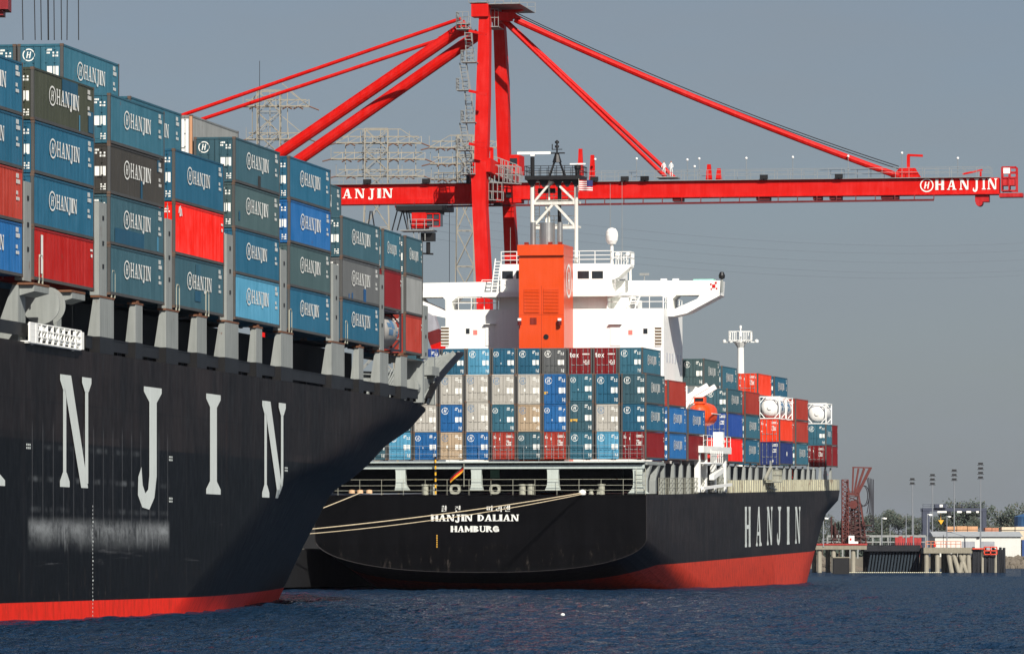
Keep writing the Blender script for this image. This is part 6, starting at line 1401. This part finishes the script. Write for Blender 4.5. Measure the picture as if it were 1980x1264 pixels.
# ------------------------------------------------------------------ tanker pier: loading platform, wharf, concrete pier
Z0 = 1140.0; P_ = lambda x, y, Z=Z0: W(x, y, Z)
CONC = paint('pier_concrete', (134, 128, 112), .85, .2, .25, .3); TIM = paint('wharf_timber', (36, 38, 42), .9, .4, 0, .4); PILE = paint('pile_pale', (150, 144, 128), .85, .2, .3, .4)
def platform(name, label, x0, x1, ydeck, th_, depth, piles, mat, Z=Z0, pm=PILE, tilt=(), edge=None):
    a, b = W(x0, ydeck, Z), W(x1, ydeck, Z); o = thing(name, label, 'pier', Matrix.Translation((a.x, Z, 0)))
    m = MB(); L = b.x-a.x; m.box((0, 0, a.z-th_), (L, depth, a.z)); m.build('deck', mat, o)
    if edge: m = MB(); m.box((-.1, -.12, a.z+.004), (L+.1, .3, a.z+.35)); m.build('edge_beam', edge, o)
    for i, x in enumerate(piles):
        px_ = W(x, 1100, Z).x-a.x; m = MB(); tl_ = tilt[i] if i < len(tilt) else 0; m.tube((px_, .9, a.z-th_-.004), (px_+tl_, .9, -2), .5, n=10); m.build('pile', pm, o)
        m = MB(); m.tube((px_, depth-1, a.z-th_-.004), (px_, depth-1, -2), .5, n=8); m.build('pile', pm, o)
    return o, a
lp, _ = platform('loading_platform', 'pale tanker loading platform on pale piles with a red edge', 1560, 1676, 1053.5, .9, 22, [1585, 1612, 1650], CONC, edge=paint('platform_red', (150, 40, 34), .7))
cpier, _ = platform('concrete_pier', 'concrete pier head on slanting pale piles with orange railing', 1786, 1880, 1058, 1.2, 14, [1792, 1813, 1834, 1843, 1856, 1866, 1873], CONC, tilt=(0, 0, 1.1, 2.0, 2.2, -1.6, .2))
a = P_(1786, 1058); m = MB(); l = P_(1858, 1058).x-a.x; m.rail([(.5, .2, a.z), (l, .2, a.z)], 1.3, .06, 1.0); m.rail([(P_(1825, 1058).x-a.x, 1.2, a.z), (P_(1825, 1058).x-a.x, 1.2, a.z+1.5)], 1.2, .05, 1); m.build('pier_railing', paint('orange_rail', (206, 128, 92), .7), cpier)
ww = thing('timber_wharf', 'dark timber wharf with rows of slanting piles', 'wharf', Matrix.Translation((P_(1676, 1060).x, Z0+8, 0))); ax = P_(1676, 1060).x; LL = P_(1786, 1060).x-ax; zd = P_(1700, 1053).z
m = MB(); m.box((0, 0, zd-1.3), (LL, 12, zd)); m.build('wharf_deck', TIM, ww)
m = MB(); m.box((0, 4.2, -2), (LL, 4.5, zd-1.31)); m.build('back_wall', BLACK, ww)
for i in range(17): m = MB(); x = .6+i*(LL-1.2)/16; m.tube((x, .6, -2), (x+1.0, 1.2, zd-1.304), .24, n=7); m.build('slanting_pile', paint('wharf_pile_grey', (40, 50, 58), .9, .3), ww)
m = MB()
for i in range(28): x = i*LL/27; m.box((x, -.15, zd+.004), (x+.14, .05, zd+.5))
m.build('wharf_kerb', TIM, ww)
# floating boom line along the wharf foot
m = MB(); xa_ = P_(1640, 1105).x
for i in range(46): m.tube((xa_+i*.42, Z0-4+i*-.02, .02), (xa_+i*.42+.3, Z0-4+i*-.02, .02), .13, n=6)
o = m.build('floating_barrier', paint('float_pale', (206, 200, 170), .7)); tag(o, 'string of pale floats lying along the wharf foot', 'float line')
fd = thing('fender_dolphin', 'cluster of dark timber piles at the pier end with an orange frame', 'dolphin', Matrix.Translation((P_(1880, 1060).x, Z0, 0))); ax = P_(1880, 1060).x; zd = P_(1900, 1062).z
r = random.Random(11)
for i in range(15): x = .3+i*(P_(1944, 1060).x-ax)/15; m = MB(); m.tube((x, r.uniform(0, 1.5), -2), (x+r.uniform(-.1, .1), .5, zd+r.uniform(-.2, .6)), .3, n=8); m.build('timber_pile', TIM if i not in (4, 10) else PILE, fd)
m = MB(); m.box((.1, 1.9, zd-1.0), (P_(1942, 1060).x-ax, 2.4, zd-.2)); m.box((.1, 3.5, -2), (P_(1942, 1060).x-ax, 4, zd-.4), 0); m.build('cross_timber', TIM, fd)
a, b = P_(1903, 1071), P_(1927, 1057); m = MB()
for z in (a.z, (a.z+b.z)/2, b.z): m.bar((a.x-ax, -.5, z), (b.x-ax, -.5, z), .22)
for x in (a.x, (a.x+b.x)/2, b.x): m.bar((x-ax, -.5, a.z), (x-ax, -.5, b.z), .22)
m.bar((P_(1880, 1060).x-ax, -.3, zd+.2), (a.x-ax, -.3, zd+.2), .25); m.build('orange_frame', paint('orange_steel', (214, 64, 32), .6), fd)
dd = thing('mooring_dolphin', 'dark square dolphin in the water just off the bow of the far ship', 'dolphin', Matrix.Translation((P_(1571, 1100).x, 1040, 0)))
m = MB(); m.box((-1.6, -1, -2), (1.4, 2, 3.1)); m.build('dolphin_body', BLACK, dd); m = MB(); m.box((-1.7, -1.1, 3.104), (1.5, 2.1, 3.3)); m.build('dolphin_cap', CONC, dd)
# red marine loading arms
la = thing('tanker_loader', 'rusty red lattice marine loading arms with black hoses on the tanker platform', 'loading arm', Matrix.Translation((P_(1655, 1052).x, Z0+6, P_(1655, 1053.5).z))); o_ = la.matrix_world.translation
R_ = lambda x, y, dz=0: W(x, y, Z0+6+dz)-o_
LR = paint('loading_arm_red', (92, 40, 34), .65, .3, .5, .2); LD = paint('loading_arm_dark', (70, 40, 36), .7, .3)
m = MB(); lattice(m, (R_(1634, 1053).x, 0, 0), (R_(1634, 1053).x, 0, R_(1634, 927).z), 1.3, 1.3, 14, .12); m.build('lattice_column', LR, la)
m = MB(); lattice(m, (R_(1650, 1053).x, 1, 0), (R_(1648, 950).x, 1, R_(1648, 950).z), 3.2, 2.2, 12, .14); m.build('lattice_column', LD, la)
m = MB(); lattice(m, (R_(1664, 1053).x, 1.5, 0), (R_(1660, 975).x, 1.5, R_(1660, 975).z), 2.4, 1.4, 9, .14); m.build('lattice_column', LD, la)
for x0, y0, x1, y1, w_ in ((1659,953,1683,904,.75),(1655,953,1671,905,.6),(1648,955,1650,904,.35),(1652,952,1660,905,.4),(1660,952,1675,1050,.3),(1637,930,1642,950,.3)):
    m = MB(); m.bar(R_(x0, y0), R_(x1, y1), w_, w_*.8); m.build('arm_boom', LR, la)
m = MB(); m.bar(R_(1640, 954), R_(1662, 956), .5); m.bar(R_(1648, 903), R_(1686, 904), .25); m.tube(R_(1650, 975, -1), R_(1650, 975, 1), .9, n=14); m.build('pivot_block', LR, la)
HS = paint('black_hose', (36, 32, 38), .7)
for k in range(5):
    m = MB(); x = 1676+k*3.2; pts = []
    for i in range(13):
        f = i/12; pts.append(R_(x+(4-k)*.6*math.sin(f*3.1)*2, 922+k*1.0+f*(70+8*k), .4*k))
    m.path(pts, .09, 6); m.build('hose', HS, la)
for k in range(2):
    m = MB(); pts = [R_(1668+k*3+10*math.sin(i/14*6.28), 958-20*math.cos(i/14*6.28), .5) for i in range(13)]; m.path(pts, .1, 6); m.build('hose', HS, la)
rr = random.Random(2)
m = MB()
for i in range(70):
    x, y = rr.uniform(1606, 1672), 1050-38*rr.random()**1.6; a = R_(x, y, rr.uniform(-1, 4)); d = Vector(rr.choice([(1,0,0),(0,0,1),(0,0,1),(0,1,0)])); m.tube(a, a+d*rr.uniform(1, 3.4), rr.uniform(.08, .2), n=7)
for i in range(9): a = R_(1608+i*7, 1052); m.tube((a.x, .5, 0), (a.x, .5, rr.uniform(1.5, 5)), .14, n=7)
for i in range(60):
    a, d = R_(rr.uniform(1629, 1668), rr.uniform(965, 1050), rr.uniform(-.5, 3)), R_(rr.uniform(1629, 1668), rr.uniform(965, 1050), rr.uniform(-.5, 3))
    if (a-d).length < 5: m.bar(a, d, rr.uniform(.12, .28))
m.build('pipe_frame', LD, la)
m = MB(); m.rail([R_(1590, 1053), R_(1675, 1053)], 1.3, .05, 1.1); m.build('platform_railing', GALV, la)
# small things on the platform
a, b = P_(1641, 1053.5, Z0+3), P_(1652, 1035, Z0+3); hb_ = thing('control_hut', 'small white control hut at the foot of the loading arms', 'hut', Matrix.Translation((a.x, a.y, a.z)))
m = MB(); m.box((0,0,0), (b.x-a.x, 2, b.z-a.z)); m.box((b.x-a.x+.002, .1, 0), (b.x-a.x+.8, 1.6, .8)); m.build('hut_wall', WHITE, hb_); m = MB(); m.box((.2,-.03,1.0), (.6,-.004,1.5)); m.build('red_notice', CRANE, hb_)
m = MB(); c = P_(1575.5, 1053, Z0+2); m.tube((c.x, c.y, c.z), (c.x, c.y, c.z+1.0), .38, n=10); m.tube((c.x-.5, c.y, c.z+.9), (c.x+.3, c.y, c.z+1.3), .3, n=10); m.lathe([(.4,1.0),(.34,1.4),(0,1.6)], (c.x, c.y, c.z), 10); o = m.build('fire_monitor', YELLOW); tag(o, 'yellow water cannon at the platform edge by the bow', 'water cannon')
a, b = W(1731, 1048, 1450), W(1782, 1038, 1450); m = MB(); n = 7
for i in range(n): m.box((a.x+(b.x-a.x)*i/n, 1450, 3.4), (a.x+(b.x-a.x)*(i+.95)/n, 1452, b.z+.3*math.sin(i*2)))
o = m.build('red_barrier', paint('barrier_red', (160, 50, 48), .7)); tag(o, 'row of red tarpaulin covered cargo behind the wharf', 'cargo')
m = MB(); a, b = W(1600, 1036, 1500), W(1790, 1034, 1500); m.bar((a.x, 1500, a.z), (b.x, 1500, a.z), .6); m.bar((a.x, 1500, a.z-1.6), (b.x, 1500, a.z-1.6), .3)
for i in range(14): x = a.x+(b.x-a.x)*i/13; m.box((x-.2, 1499.8, 3), (x+.2, 1500.2, a.z))
o = m.build('pipe_bridge', paint('pipe_grey', (140, 142, 138), .6)); tag(o, 'long grey pipe rack running behind the timber wharf', 'pipe rack')
m = MB(); c = P_(1849, 1056.5); m.lathe([(0,0),(.3,0),(.12,.9),(0,1.0)], (c.x-4.4, Z0+2, c.z), 10)
o = m.build('traffic_cone', CRANE); tag(o, 'red cone standing on the concrete pier head', 'cone')
# buoy in the fairway
m = MB(); c = W(1088, 1188, 292); m.lathe([(0,-.1),(.09,-.06),(.12,.02),(.09,.09),(0,.12)], (c.x, c.y, .02), 12); o = m.build('float_buoy', WHITE); tag(o, 'small white float bobbing in the open water', 'buoy')
# ------------------------------------------------------------------ haze
hm = bpy.data.materials.new('haze'); hm.use_nodes = True; hn = hm.node_tree; hn.nodes.clear()
ho = hn.nodes.new('ShaderNodeOutputMaterial'); hv = hn.nodes.new('ShaderNodeVolumePrincipled')
hv.inputs['Color'].default_value = (0.80, 0.82, 1.0, 1); hv.inputs['Density'].default_value = 0.000012; hv.inputs['Anisotropy'].default_value = 0.0
hn.links.new(hv.outputs[0], ho.inputs['Volume'])
m = MB(); m.box((-9500, -3100, -7), (9500, 40100, 96)); o = m.build('haze', hm); tag(o, kind='stuff')
